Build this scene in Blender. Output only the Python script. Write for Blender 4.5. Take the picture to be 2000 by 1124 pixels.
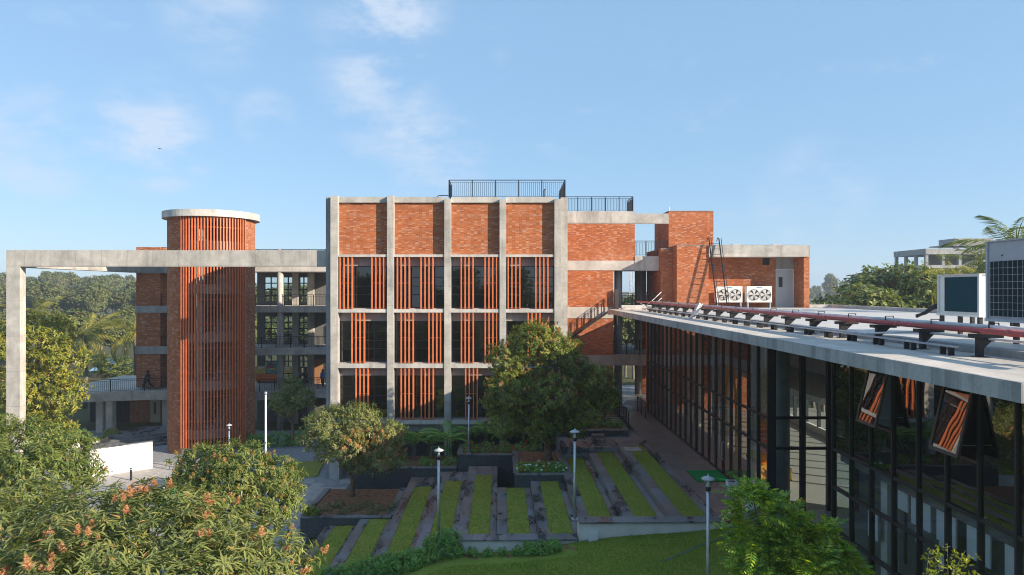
import bpy, math, random
import numpy as np
from mathutils import Vector, Matrix
random.seed(7)
RNG = np.random.default_rng(11)
SC = bpy.context.scene
COL = SC.collection
for _o in list(bpy.data.objects): bpy.data.objects.remove(_o)
R = math.radians
PI = math.pi
# ---------------------------------------------------------------- camera, sky, sun, exposure
CAMZ, F, Y0 = 12.75, 1333.3, 567.0          # eye height above the plaza (m), focal length in photo pixels, horizon row
cam = bpy.data.cameras.new('camera'); cam.lens = 24.0; cam.sensor_width = 36.0
cam.shift_y = (Y0 - 562.0) / 2000.0; cam.clip_start = 0.1; cam.clip_end = 6000
cam_o = bpy.data.objects.new('camera', cam); COL.objects.link(cam_o)
cam_o.location = (0, 0, CAMZ); cam_o.rotation_euler = (PI / 2, 0, 0); SC.camera = cam_o
SUN = Vector((1.95, -1.0, 0.90)).normalized()
SUN_EL = math.asin(SUN.z); SUN_ROT = math.atan2(SUN.x, SUN.y)
world = bpy.data.worlds.new('World'); SC.world = world; world.use_nodes = True
SKY_STRENGTH, SUN_STRENGTH, EXPOSURE = 0.147, 4.4, 1.02
def build_world():
    nt = world.node_tree; nt.nodes.clear(); L = nt.links.new; N = nt.nodes.new
    sky = N('ShaderNodeTexSky'); sky.sky_type = 'NISHITA'; sky.sun_disc = False
    sky.sun_elevation = SUN_EL; sky.sun_rotation = SUN_ROT
    sky.altitude = 100; sky.air_density = 1.0; sky.dust_density = 0.5; sky.ozone_density = 2.0
    tc = N('ShaderNodeTexCoord'); mp = N('ShaderNodeMapping'); mp.inputs['Scale'].default_value = (1.0, 1.0, 2.3)
    L(tc.outputs['Generated'], mp.inputs['Vector'])
    n1 = N('ShaderNodeTexNoise'); n1.inputs['Scale'].default_value = 9.0; n1.inputs['Detail'].default_value = 7; n1.inputs['Roughness'].default_value = 0.6
    L(mp.outputs['Vector'], n1.inputs['Vector'])
    def mr(v, a, b, c=0.0, d=1.0):
        r = N('ShaderNodeMapRange'); r.interpolation_type = 'SMOOTHSTEP'
        for k, x in zip(('From Min', 'From Max', 'To Min', 'To Max'), (a, b, c, d)): r.inputs[k].default_value = x
        L(v, r.inputs['Value']); return r.outputs['Result']
    def mm(op, a, b):
        q = N('ShaderNodeMath'); q.operation = op
        for k, x in ((0, a), (1, b)):
            if hasattr(x, 'is_output'): L(x, q.inputs[k])
            else: q.inputs[k].default_value = x
        return q.outputs[0]
    wisps = mr(n1.outputs['Fac'], 0.36, 0.66); tot = mr(n1.outputs['Fac'], 0.58, 0.80, 0.0, 0.25)
    # separate small clouds: direction (right, up, in lens units) and angular size
    for cx, cz, rad, amp in ((-.172, .405, .09, .7), (-.21, .36, .11, .3), (-.53, .225, .085, .75), (-.50, .20, .06, .4), (-.11, .195, .09, .6), (-.19, .275, .095, .42), (-.70, .215, .08, .55), (.44, .14, .09, .35), (-.43, .41, .09, .4), (-.36, .25, .05, .4), (.95, .5, .12, .5), (-1.4, .35, .15, .5), (-1.0, .6, .12, .4), (1.5, .3, .12, .4), (.3, .9, .15, .4)):
        v = Vector((cx, 1, cz)).normalized(); dt = N('ShaderNodeVectorMath'); dt.operation = 'DOT_PRODUCT'; L(tc.outputs['Generated'], dt.inputs[0]); dt.inputs[1].default_value = v
        tot = mm('ADD', tot, mm('MULTIPLY', mr(dt.outputs['Value'], math.cos(rad), 1.0, 0.0, amp), wisps))
    r1 = mm('MINIMUM', tot, 0.75)
    mx = N('ShaderNodeMix'); mx.data_type = 'RGBA'; L(r1, mx.inputs['Factor'])
    veil = N('ShaderNodeMix'); veil.data_type = 'RGBA'; veil.inputs['Factor'].default_value = 0.8      # thin high haze that evens out the blue
    L(sky.outputs['Color'], veil.inputs[6]); veil.inputs[7].default_value = (0.98, 1.70, 2.62, 1)
    L(veil.outputs[2], mx.inputs[6]); mx.inputs[7].default_value = (2.35, 2.7, 3.25, 1)
    bg = N('ShaderNodeBackground'); bg.inputs['Strength'].default_value = SKY_STRENGTH; L(mx.outputs[2], bg.inputs['Color'])
    out = N('ShaderNodeOutputWorld'); L(bg.outputs[0], out.inputs['Surface'])
build_world()
sun = bpy.data.lights.new('sun', 'SUN'); sun.energy = SUN_STRENGTH; sun.angle = R(0.5); sun.color = (1.0, 0.87, 0.70)
sun_o = bpy.data.objects.new('sun', sun); COL.objects.link(sun_o)
sun_o.rotation_euler = SUN.to_track_quat('Z', 'Y').to_euler(); sun_o.location = (40, -20, 60)
SC.view_settings.view_transform = 'Standard'; SC.view_settings.look = 'None'; SC.view_settings.gamma = 1
SC.view_settings.use_curve_mapping = False; SC.view_settings.exposure = EXPOSURE
SC.render.engine = 'CYCLES'
cy = SC.cycles
cy.use_denoising = True; cy.filter_width = 1.05; cy.max_bounces = 7; cy.diffuse_bounces = 3; cy.glossy_bounces = 3; cy.transparent_max_bounces = 14
cy.transmission_bounces = 4; cy.volume_bounces = 1; cy.use_adaptive_sampling = True; cy.adaptive_threshold = 0.015
cy.caustics_reflective = False; cy.caustics_refractive = False; cy.sample_clamp_indirect = 6.0
# ---------------------------------------------------------------- helpers
def P(px, py, d):                      # the place seen at photo pixel (px,py) when it stands d metres away
    return Vector(((px - 1000) * d / F, d, CAMZ + (Y0 - py) * d / F))
def PX(px, d): return (px - 1000) * d / F
def PZ(py, d): return CAMZ + (Y0 - py) * d / F
WA = 0.0165
def W(u, d, z=0):                      # the glazed wing and the terraces stand one degree off the main front
    c, s = math.cos(WA), math.sin(WA)
    return Vector((10.538 + (u - 11) * c - (d - 28) * s, 28 + (d - 28) * c + (u - 11) * s, z))
def WU(px, d): return (px - 978) * d / F
MATS = {}
class MB:
    def __init__(s, T=None): s.v = []; s.f = []; s.T = T; s.m = []; s.cm = 0
    def addv(s, vs):
        b = len(s.v)
        s.v.extend([tuple(s.T(*p)) if s.T else tuple(p) for p in vs]); return b
    def face(s, idx): s.f.append(tuple(idx)); s.m.append(s.cm)
    def box(s, x0, x1, y0, y1, z0, z1):
        if x0 > x1: x0, x1 = x1, x0
        if y0 > y1: y0, y1 = y1, y0
        if z0 > z1: z0, z1 = z1, z0
        b = s.addv([(x0, y0, z0), (x1, y0, z0), (x1, y1, z0), (x0, y1, z0), (x0, y0, z1), (x1, y0, z1), (x1, y1, z1), (x0, y1, z1)])
        for q in ((0, 3, 2, 1), (4, 5, 6, 7), (0, 1, 5, 4), (1, 2, 6, 5), (2, 3, 7, 6), (3, 0, 4, 7)): s.face([b + i for i in q])
        return s
    def prism(s, pts, z0, z1):         # plan polygon (counter-clockwise) extruded upwards
        n = len(pts); b = s.addv([(p[0], p[1], z0) for p in pts] + [(p[0], p[1], z1) for p in pts])
        s.face([b + i for i in range(n - 1, -1, -1)]); s.face([b + n + i for i in range(n)])
        for i in range(n):
            j = (i + 1) % n; s.face([b + i, b + j, b + n + j, b + n + i])
        return s
    def tube(s, path, rad, seg=8, cap=True):
        path = [Vector(p) for p in path]
        if not isinstance(rad, (list, tuple)): rad = [rad] * len(path)
        rings = []; prev = None
        for i, p in enumerate(path):
            t = (path[min(i + 1, len(path) - 1)] - path[max(i - 1, 0)])
            if t.length < 1e-9: t = Vector((0, 0, 1))
            t.normalize()
            if prev is None:
                a = Vector((1, 0, 0)) if abs(t.x) < 0.8 else Vector((0, 1, 0))
                u = t.cross(a).normalized()
            else:
                u = (prev - t * prev.dot(t)).normalized()
            prev = u; w = t.cross(u)
            rings.append(s.addv([p + (u * math.cos(2 * PI * k / seg) + w * math.sin(2 * PI * k / seg)) * rad[i] for k in range(seg)]))
        for a, b in zip(rings, rings[1:]):
            for k in range(seg):
                j = (k + 1) % seg; s.face([a + k, a + j, b + j, b + k])
        if cap:
            s.face([rings[0] + k for k in range(seg - 1, -1, -1)]); s.face([rings[-1] + k for k in range(seg)])
        return s
    def lathe(s, c, prof, seg=20):     # profile of (radius, z) turned round a vertical axis
        rings = [s.addv([(c[0] + max(r, 1e-4) * math.cos(2 * PI * k / seg), c[1] + max(r, 1e-4) * math.sin(2 * PI * k / seg), c[2] + z) for k in range(seg)]) for r, z in prof]
        for a, b in zip(rings, rings[1:]):
            for k in range(seg):
                j = (k + 1) % seg; s.face([a + k, a + j, b + j, b + k])
        s.face([rings[0] + k for k in range(seg - 1, -1, -1)]); s.face([rings[-1] + k for k in range(seg)])
        return s
    def bar(s, a, b, w, h=None):       # square bar between two points
        a = Vector(a); b = Vector(b); h = h or w; t = (b - a).normalized()
        up = Vector((0, 0, 1)) if abs(t.z) < 0.95 else Vector((0, 1, 0))
        sd = t.cross(up).normalized() * (w / 2); up = sd.cross(t).normalized() * (h / 2)
        b0 = s.addv([a - sd - up, a + sd - up, a + sd + up, a - sd + up, b - sd - up, b + sd - up, b + sd + up, b - sd + up])
        for q in ((0, 3, 2, 1), (4, 5, 6, 7), (0, 1, 5, 4), (1, 2, 6, 5), (2, 3, 7, 6), (3, 0, 4, 7)): s.face([b0 + i for i in q])
        return s
    def mesh(s, name, mats, org=(0, 0, 0), smooth=False):
        me = bpy.data.meshes.new(name)
        v = np.array(s.v, dtype=np.float32).reshape(-1, 3) - np.array(org, dtype=np.float32)
        me.from_pydata(v.tolist(), [], s.f)
        if not isinstance(mats, (list, tuple)): mats = [mats]
        for m in mats: me.materials.append(MATS[m])
        if len(mats) > 1: me.polygons.foreach_set('material_index', s.m)
        if smooth: me.polygons.foreach_set('use_smooth', [True] * len(me.polygons))
        me.update(); return me
def link(name, data, parent=None):
    o = bpy.data.objects.new(name, data); COL.objects.link(o)
    if parent is not None: o.parent = parent
    return o
ORG = {}
def root_org(p):
    while p.parent is not None: p = p.parent
    return ORG.get(p.name, Vector((0, 0, 0)))
def tag(o, label=None, cat=None, group=None, kind=None):
    if label: o['label'] = label
    if cat: o['category'] = cat
    if group: o['group'] = group
    if kind: o['kind'] = kind
    return o
def thing(name, loc, label, cat, group=None, kind=None):
    o = link(name, None); o.location = loc; o.empty_display_size = 0.2; ORG[o.name] = Vector(loc)
    return tag(o, label, cat, group, kind)
def part(name, mb, mat, parent, smooth=False, label=None, kind=None):
    o = link(name, mb.mesh(name, mat, root_org(parent), smooth), parent)
    return tag(o, label, kind=kind)
def solo(name, mb, mat, label, cat=None, group=None, kind=None, smooth=False):
    o = link(name, mb.mesh(name, mat, (0, 0, 0), smooth)); return tag(o, label, cat, group, kind)
BOXES = {}
def boxmesh(w, d, h, mat, bev=0.0):
    k = (round(w, 3), round(d, 3), round(h, 3), mat, bev)
    if k not in BOXES:
        m = MB()
        if bev:
            x, y, z = w / 2, d / 2, h / 2; b = bev
            q = [(-x, -y), (x, -y), (x, y), (-x, y)]; qi = [(-x + b, -y + b), (x - b, -y + b), (x - b, y - b), (-x + b, y - b)]
            i0 = m.addv([(a, c, -z) for a, c in q] + [(a, c, z - b) for a, c in q] + [(a, c, z) for a, c in qi])
            for i in range(4):
                j = (i + 1) % 4
                m.face([i0 + i, i0 + j, i0 + 4 + j, i0 + 4 + i]); m.face([i0 + 4 + i, i0 + 4 + j, i0 + 8 + j, i0 + 8 + i])
            m.face([i0 + 8, i0 + 9, i0 + 10, i0 + 11]); m.face([i0 + 3, i0 + 2, i0 + 1, i0])
        else: m.box(-w / 2, w / 2, -d / 2, d / 2, -h / 2, h / 2)
        BOXES[k] = m.mesh('piece', mat)
    return BOXES[k]
def piece(name, c, size, mat, parent, rz=0.0, bev=0.0, rx=0.0):
    o = link(name, boxmesh(*size, mat, bev), parent); o.location = Vector(c) - root_org(parent); o.rotation_euler = (rx, 0, rz); return o
def copy_tree(o, parent=None, dloc=None):
    c = o.copy(); COL.objects.link(c)
    if parent is not None: c.parent = parent
    for ch in list(o.children): copy_tree(ch, c)
    return c
# ---------------------------------------------------------------- materials
def NM(name):
    m = bpy.data.materials.new(name); m.use_nodes = True; nt = m.node_tree; nt.nodes.clear(); MATS[name] = m
    def n(t, ins=None, **kw):
        x = nt.nodes.new('ShaderNode' + t)
        for k, v in kw.items(): setattr(x, k, v)
        for k, v in (ins or {}).items():
            if hasattr(v, 'is_output'): nt.links.new(v, x.inputs[k])
            else: x.inputs[k].default_value = v
        return x
    def out(sh): nt.links.new(sh, n('OutputMaterial').inputs['Surface'])
    return m, n, out
def c4(c): return (c[0], c[1], c[2], 1)
def mixc(n, f, a, b, mode='MIX'):
    x = n('Mix', data_type='RGBA', blend_type=mode)
    for i, v in ((0, f), (6, a), (7, b)):
        if hasattr(v, 'is_output'): x.id_data.links.new(v, x.inputs[i])
        else: x.inputs[i].default_value = v if i == 0 else c4(v)
    return x.outputs[2]
def math_(n, op, a, b=0.0, c=0.0):
    x = n('Math', operation=op)
    for i, v in enumerate((a, b, c)):
        if hasattr(v, 'is_output'): x.id_data.links.new(v, x.inputs[i])
        else: x.inputs[i].default_value = v
    return x.outputs[0]
def rng_(n, v, a, b, c=0.0, d=1.0): return n('MapRange', {'Value': v, 'From Min': a, 'From Max': b, 'To Min': c, 'To Max': d}).outputs[0]
def noise(n, vec, scale, detail=4, rough=0.55): return n('TexNoise', {'Vector': vec, 'Scale': scale, 'Detail': detail, 'Roughness': rough}).outputs['Fac']
def scaled(n, vec, s): return n('VectorMath', {0: vec, 1: s}, operation='MULTIPLY').outputs[0]
def plain(name, col, rough=0.6, metal=0.0, var=0.12, scale=6.0, spec=0.5, bump=0.0):
    m, n, out = NM(name); pos = n('NewGeometry').outputs['Position']
    f = noise(n, pos, scale); k = rng_(n, f, 0.3, 0.7, 1 - var, 1 + var)
    col_s = mixc(n, 1.0, col, n('CombineColor', {0: k, 1: k, 2: k}).outputs[0], 'MULTIPLY')
    b = n('BsdfPrincipled', {'Base Color': col_s, 'Roughness': rough, 'Metallic': metal, 'Specular IOR Level': spec})
    if bump:
        bp = n('Bump', {'Height': noise(n, pos, scale * 6), 'Strength': bump, 'Distance': 0.02}); b.id_data.links.new(bp.outputs[0], b.inputs['Normal'])
    out(b.outputs[0]); return m
def brick_mat(name, tone=(1, 1, 1), drum=None, pale=0.26):
    m, n, out = NM(name); g = n('NewGeometry'); pos = g.outputs['Position']
    sp = n('SeparateXYZ', {0: pos}); nn = n('SeparateXYZ', {0: g.outputs['True Normal']})
    if drum:
        dx = math_(n, 'SUBTRACT', sp.outputs[0], drum[0]); dy = math_(n, 'SUBTRACT', sp.outputs[1], drum[1])
        u = math_(n, 'MULTIPLY', math_(n, 'ARCTAN2', dy, dx), drum[2])
    else:
        ax = math_(n, 'GREATER_THAN', math_(n, 'ABSOLUTE', nn.outputs[0]), 0.5)
        u = math_(n, 'ADD', math_(n, 'MULTIPLY', sp.outputs[1], ax), math_(n, 'MULTIPLY', sp.outputs[0], math_(n, 'SUBTRACT', 1.0, ax)))
    vec = n('CombineXYZ', {0: u, 1: sp.outputs[2], 2: 0.0}).outputs[0]
    bt = n('TexBrick', {'Vector': vec, 'Scale': 1.0, 'Mortar Size': 0.009, 'Mortar Smooth': 0.25, 'Brick Width': 0.235, 'Row Height': 0.0785, 'Bias': -0.1,
                        'Color1': (0, 0, 0, 1), 'Color2': (1, 1, 1, 1), 'Mortar': (0.5, 0.5, 0.5, 1)}, offset=0.5)
    wn = noise(n, scaled(n, vec, (4.2, 9.0, 1.0)), 1.0, 2)
    per = n('TexWhiteNoise', {'Vector': n('VectorMath', {0: n('VectorMath', {0: vec, 1: (0.235, 0.0785, 1)}, operation='DIVIDE').outputs[0]}, operation='FLOOR').outputs[0]}, noise_dimensions='2D').outputs[0]
    per2 = n('TexWhiteNoise', {'Vector': n('VectorMath', {0: n('VectorMath', {0: n('VectorMath', {0: vec, 1: (7.3, 3.1, 0)}, operation='ADD').outputs[0], 1: (0.235, 0.157, 1)}, operation='DIVIDE').outputs[0]}, operation='FLOOR').outputs[0]}, noise_dimensions='2D').outputs[0]
    mixv = math_(n, 'ADD', math_(n, 'MULTIPLY', wn, 0.35), math_(n, 'ADD', math_(n, 'MULTIPLY', per, 0.45), math_(n, 'MULTIPLY', per2, 0.18)))
    rp = n('ValToRGB', {0: mixv}); e = rp.color_ramp.elements
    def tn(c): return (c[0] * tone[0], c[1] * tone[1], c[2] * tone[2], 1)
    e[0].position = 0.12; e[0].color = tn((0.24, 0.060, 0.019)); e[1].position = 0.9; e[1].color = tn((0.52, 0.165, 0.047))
    x = e.new(0.5); x.color = tn((0.41, 0.112, 0.030))
    big = noise(n, scaled(n, vec, (0.45, 0.5, 1)), 1.0, 4)
    col = mixc(n, 1.0, rp.outputs[0], n('CombineColor', {0: rng_(n, big, .3, .7, .82, 1.12), 1: rng_(n, big, .3, .7, .80, 1.16), 2: rng_(n, big, .3, .7, .8, 1.2)}).outputs[0], 'MULTIPLY')
    eff = rng_(n, noise(n, scaled(n, vec, (0.7, 1.2, 1)), 1.0, 6, 0.7), 0.56, 0.74)
    eff = math_(n, 'MULTIPLY', math_(n, 'MULTIPLY', eff, rng_(n, noise(n, vec, 9.0, 3), 0.4, 0.62)), pale * 3)
    col = mixc(n, math_(n, 'MINIMUM', eff, 0.75), col, (0.52, 0.44, 0.38))
    col = mixc(n, math_(n, 'MULTIPLY', math_(n, 'GREATER_THAN', per, 0.86), 0.3), col, (0.55, 0.42, 0.34))
    col = mixc(n, math_(n, 'MULTIPLY', bt.outputs['Fac'], 0.6), col, (0.46, 0.29, 0.21))
    h = math_(n, 'ADD', math_(n, 'MULTIPLY', math_(n, 'SUBTRACT', 1.0, bt.outputs['Fac']), 1.0), math_(n, 'MULTIPLY', noise(n, vec, 30, 3), 0.35))
    bp = n('Bump', {'Height': h, 'Strength': 0.7, 'Distance': 0.008})
    b = n('BsdfPrincipled', {'Base Color': col, 'Roughness': 0.88, 'Specular IOR Level': 0.25, 'Normal': bp.outputs[0]}); out(b.outputs[0])
def concrete_mat(name, col=(0.475, 0.45, 0.415), stain=0.95, joint=(2.6, 1.3), streak=0.35, jw=0.011):
    m, n, out = NM(name); g = n('NewGeometry'); pos = g.outputs['Position']; sp = n('SeparateXYZ', {0: pos}); nn = n('SeparateXYZ', {0: g.outputs['True Normal']})
    ax = math_(n, 'GREATER_THAN', math_(n, 'ABSOLUTE', nn.outputs[0]), 0.6)
    u = math_(n, 'ADD', math_(n, 'MULTIPLY', sp.outputs[1], ax), math_(n, 'MULTIPLY', sp.outputs[0], math_(n, 'SUBTRACT', 1.0, ax)))
    vec = n('CombineXYZ', {0: u, 1: sp.outputs[2], 2: 0.0}).outputs[0]
    a = rng_(n, noise(n, pos, 0.9, 6, 0.62), 0.32, 0.68); b_ = noise(n, pos, 11, 4, 0.6)
    st = rng_(n, noise(n, scaled(n, pos, (2.3, 2.3, 0.22)), 1.0, 5, 0.6), 0.5, 0.75)
    k = math_(n, 'ADD', math_(n, 'MULTIPLY', a, stain * 0.5), 1.0 - stain * 0.3)
    k = math_(n, 'MULTIPLY', k, rng_(n, b_, 0.3, 0.7, 0.9, 1.08))
    k = math_(n, 'MULTIPLY', k, math_(n, 'SUBTRACT', 1.0, math_(n, 'MULTIPLY', st, streak)))
    bt = n('TexBrick', {'Vector': vec, 'Scale': 1.0, 'Mortar Size': jw, 'Mortar Smooth': 0.5, 'Brick Width': joint[0], 'Row Height': joint[1],
                        'Color1': (0.9, 0.9, 0.9, 1), 'Color2': (1.07, 1.05, 1.03, 1), 'Mortar': (0.74, 0.74, 0.74, 1)}, offset=0.0)
    patch = rng_(n, noise(n, pos, 0.45, 2), 0.54, 0.575, 1.0, 0.86)
    k = math_(n, 'MULTIPLY', k, patch)
    holes = n('TexVoronoi', {'Vector': vec, 'Scale': 2.1}).outputs['Distance']
    k = math_(n, 'MULTIPLY', k, rng_(n, holes, 0.028, 0.045, 0.6, 1.0))
    cc = mixc(n, 1.0, col, n('CombineColor', {0: k, 1: k, 2: k}).outputs[0], 'MULTIPLY'); cc = mixc(n, 1.0, cc, bt.outputs['Color'], 'MULTIPLY')
    bp = n('Bump', {'Height': math_(n, 'ADD', b_, math_(n, 'MULTIPLY', bt.outputs['Fac'], -0.6)), 'Strength': 0.25, 'Distance': 0.012})
    b = n('BsdfPrincipled', {'Base Color': cc, 'Roughness': 0.85, 'Specular IOR Level': 0.3, 'Normal': bp.outputs[0]}); out(b.outputs[0])
def glass_mat(name, tint, base=0.06, ior=1.55, rough=0.0):
    m, n, out = NM(name)
    fr = n('Fresnel', {'IOR': ior}).outputs[0]; f = math_(n, 'MINIMUM', math_(n, 'ADD', fr, base), 0.97)
    f = math_(n, 'MULTIPLY', f, math_(n, 'SUBTRACT', 1.0, n('NewGeometry').outputs['Backfacing']))     # one reflection per pane: the inner face only lets light through
    nz = noise(n, n('NewGeometry').outputs['Position'], 0.55, 2)
    bp = n('Bump', {'Height': nz, 'Strength': 0.012, 'Distance': 0.3})
    mx = n('MixShader', {0: f, 1: n('BsdfTransparent', {'Color': c4(tint)}).outputs[0], 2: n('BsdfGlossy', {'Color': (0.92, 0.94, 0.95, 1), 'Roughness': rough, 'Normal': bp.outputs[0]}).outputs[0]})
    out(mx.outputs[0])
def leaf_mat(name, cols, trans=0.25, rough=0.5, spec=0.4, dry=0.0, drycol=(0.35, 0.2, 0.06)):
    m, n, out = NM(name); g = n('NewGeometry'); r = g.outputs['Random Per Island']
    pn = noise(n, g.outputs['Position'], 0.8, 3)
    v = math_(n, 'ADD', math_(n, 'MULTIPLY', r, 0.65), math_(n, 'MULTIPLY', rng_(n, pn, 0.3, 0.7), 0.35))
    rp = n('ValToRGB', {0: v}); e = rp.color_ramp.elements
    e[0].position = 0.1; e[0].color = c4(cols[0]); e[1].position = 0.9; e[1].color = c4(cols[-1])
    for i, c in enumerate(cols[1:-1]): x = e.new(0.1 + 0.8 * (i + 1) / (len(cols) - 1)); x.color = c4(c)
    col = rp.outputs[0]
    if dry:
        r2 = n('TexWhiteNoise', {'W': math_(n, 'MULTIPLY', r, 917.3)}, noise_dimensions='1D').outputs[0]
        col = mixc(n, math_(n, 'LESS_THAN', r2, dry), col, drycol)
    b = n('BsdfPrincipled', {'Base Color': col, 'Roughness': rough, 'Specular IOR Level': spec})
    t = n('BsdfTranslucent', {'Color': mixc(n, 1.0, col, (1.5, 1.6, 0.7), 'MULTIPLY')})
    out(n('MixShader', {0: trans, 1: b.outputs[0], 2: t.outputs[0]}).outputs[0])
DRUM = (-24.6, 56.0, 3.31)
plain('stringer_dark', (0.03, 0.028, 0.028), 0.5)
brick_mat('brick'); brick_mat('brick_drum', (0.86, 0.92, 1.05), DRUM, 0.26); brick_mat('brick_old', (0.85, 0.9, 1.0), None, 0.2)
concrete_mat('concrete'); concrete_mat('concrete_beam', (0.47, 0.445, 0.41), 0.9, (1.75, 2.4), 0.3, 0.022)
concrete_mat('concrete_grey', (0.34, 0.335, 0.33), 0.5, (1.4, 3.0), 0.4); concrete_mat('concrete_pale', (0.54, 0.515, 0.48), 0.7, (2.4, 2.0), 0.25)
concrete_mat('roof_concrete', (0.54, 0.495, 0.44), 0.7, (2.9, 4.0), 0.0); concrete_mat('lintel', (0.37, 0.315, 0.30), 0.45, (3.8, 2.0), 0.2)
concrete_mat('fascia', (0.40, 0.405, 0.41), 0.6, (0.62, 6.0), 0.55); concrete_mat('far_concrete', (0.36, 0.36, 0.36), 0.7, (4, 3.4), 0.4)
plain('slat_orange', (0.62, 0.165, 0.055), 0.5, 0, 0.14, 3.0); plain('slat_red', (0.62, 0.155, 0.055), 0.5, 0, 0.16, 3.0)
plain('frame', (0.022, 0.022, 0.024), 0.45); plain('frame_brown', (0.06, 0.042, 0.04), 0.5); plain('black_metal', (0.02, 0.021, 0.024), 0.45, 0.3)
plain('white_paint', (0.66, 0.645, 0.62), 0.6, 0, 0.12, 1.2); plain('offwhite', (0.68, 0.67, 0.64), 0.55, 0, 0.06, 2)
plain('ac_white', (0.78, 0.75, 0.68), 0.45, 0, 0.05, 3); plain('ac_grey', (0.42, 0.43, 0.45), 0.5, 0, 0.08, 2); plain('ac_coil', (0.012, 0.055, 0.068), 0.8, 0.0, 0.25, 30, 0.15)
plain('ac_coil_dark', (0.014, 0.036, 0.04), 0.8, 0.0, 0.25, 30, 0.15); plain('fan_grey', (0.45, 0.44, 0.42), 0.5); plain('dark_hole', (0.012, 0.012, 0.013), 0.8)
plain('pipe_red', (0.40, 0.075, 0.07), 0.45, 0, 0.25, 2.0); plain('pipe_white', (0.60, 0.58, 0.57), 0.5, 0, 0.15, 3); plain('steel', (0.42, 0.44, 0.47), 0.45, 0.6, 0.1, 6)
plain('galvanised', (0.50, 0.53, 0.56), 0.42, 0.75, 0.12, 7); plain('door_grey', (0.45, 0.47, 0.49), 0.5, 0, 0.05, 2); plain('door_beige', (0.50, 0.40, 0.27), 0.55, 0, 0.06, 3)
plain('wood_frame', (0.35, 0.17, 0.07), 0.6); plain('interior_wall', (0.62, 0.60, 0.57), 0.8); plain('interior_dark', (0.13, 0.13, 0.13), 0.8); plain('interior_floor', (0.30, 0.29, 0.27), 0.3)  # the dark interior tone puts the dimness of unlit rooms into the colour
plain('yellow', (0.75, 0.36, 0.03), 0.5); plain('orange_print', (0.85, 0.22, 0.03), 0.5, 0, 0.35, 2.2); plain('poster_red', (0.55, 0.06, 0.05), 0.5, 0, 0.5, 6); plain('poster_teal', (0.10, 0.32, 0.33), 0.5, 0, 0.5, 5)
plain('poster_yellow', (0.65, 0.48, 0.10), 0.5, 0, 0.3, 8); plain('board_white', (0.66, 0.68, 0.71), 0.5, 0, 0.05, 2); plain('board_blue', (0.08, 0.22, 0.45), 0.5)
plain('mat_green', (0.015, 0.22, 0.05), 0.9, 0, 0.2, 14, 0.2, 0.4); plain('pot_white', (0.66, 0.70, 0.74), 0.4, 0, 0.04); plain('hose', (0.10, 0.22, 0.33), 0.4)
plain('bark', (0.16, 0.105, 0.07), 0.9, 0, 0.4, 7, 0.2, 0.7); plain('bark_grey', (0.17, 0.145, 0.12), 0.9, 0, 0.35, 6, 0.2, 0.7); plain('soil', (0.22, 0.12, 0.07), 0.95, 0, 0.4, 4, 0.1, 0.8)
plain('granite', (0.068, 0.073, 0.08), 0.38, 0, 0.35, 9, 0.5, 0.15); plain('skin', (0.25, 0.13, 0.08), 0.6); plain('hair', (0.012, 0.01, 0.01), 0.5)
plain('cloth_navy', (0.02, 0.035, 0.06), 0.85); plain('cloth_black', (0.015, 0.015, 0.017), 0.85); plain('cloth_blue', (0.03, 0.14, 0.38), 0.85); plain('cloth_grey', (0.16, 0.16, 0.17), 0.85); plain('shoe', (0.35, 0.33, 0.31), 0.6)
plain('panicle', (0.58, 0.27, 0.13), 0.8, 0, 0.35, 9, 0.2); plain('panicle_yellow', (0.50, 0.33, 0.09), 0.8, 0, 0.3, 9, 0.2); plain('flower_white', (0.8, 0.8, 0.78), 0.6); plain('flower_red', (0.6, 0.02, 0.02), 0.6)
plain('blue_sheet', (0.22, 0.38, 0.52), 0.4, 0, 0.1, 0.8); plain('paver', (0.40, 0.365, 0.335), 0.85, 0, 0.16, 3, 0.3, 0.2); plain('paver_grey', (0.27, 0.27, 0.275), 0.8, 0, 0.2, 3, 0.3, 0.2)
plain('tile_white', (0.52, 0.49, 0.45), 0.6, 0, 0.1, 2); plain('cable', (0.015, 0.015, 0.016), 0.6); plain('gold', (0.5, 0.4, 0.25), 0.6); plain('glass_lamp', (0.55, 0.58, 0.6), 0.1); plain('green_cloth', (0.01, 0.35, 0.18), 0.8); plain('tower_pale', (0.5, 0.5, 0.52), 0.7)
glass_mat('glass_window', (0.62, 0.64, 0.65), 0.05, 1.5); glass_mat('glass_wing', (0.84, 0.85, 0.84), 0.24, 1.6); glass_mat('glass_low', (0.90, 0.93, 0.94), 0.04, 1.4); glass_mat('glass_dark', (0.30, 0.305, 0.315), 0.16, 1.6); glass_mat('glass_clear', (0.86, 0.92, 0.92), 0.02)
def stone_mat(name, col, wet=0.5, rough=0.5):      # flamed granite with irregular wet patches
    m, n, out = NM(name); g = n('NewGeometry'); pos = g.outputs['Position']; inf = n('ObjectInfo').outputs['Random']
    k = rng_(n, noise(n, pos, 14, 4), 0.3, 0.7, 0.82, 1.15); k = math_(n, 'MULTIPLY', k, rng_(n, inf, 0, 1, 0.82, 1.16))
    c = mixc(n, 1.0, col, n('CombineColor', {0: k, 1: k, 2: k}).outputs[0], 'MULTIPLY')
    w = rng_(n, noise(n, scaled(n, pos, (1.1, 0.45, 1)), 1.0, 6, 0.68), 0.50, 0.585, 0.0, wet)
    c = mixc(n, w, c, (col[0] * 0.22, col[1] * 0.24, col[2] * 0.28)); rr = math_(n, 'SUBTRACT', rough, math_(n, 'MULTIPLY', w, 0.3))
    bp = n('Bump', {'Height': noise(n, pos, 40, 3), 'Strength': 0.2, 'Distance': 0.005})
    b = n('BsdfPrincipled', {'Base Color': c, 'Roughness': rr, 'Normal': bp.outputs[0]}); out(b.outputs[0])
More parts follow.
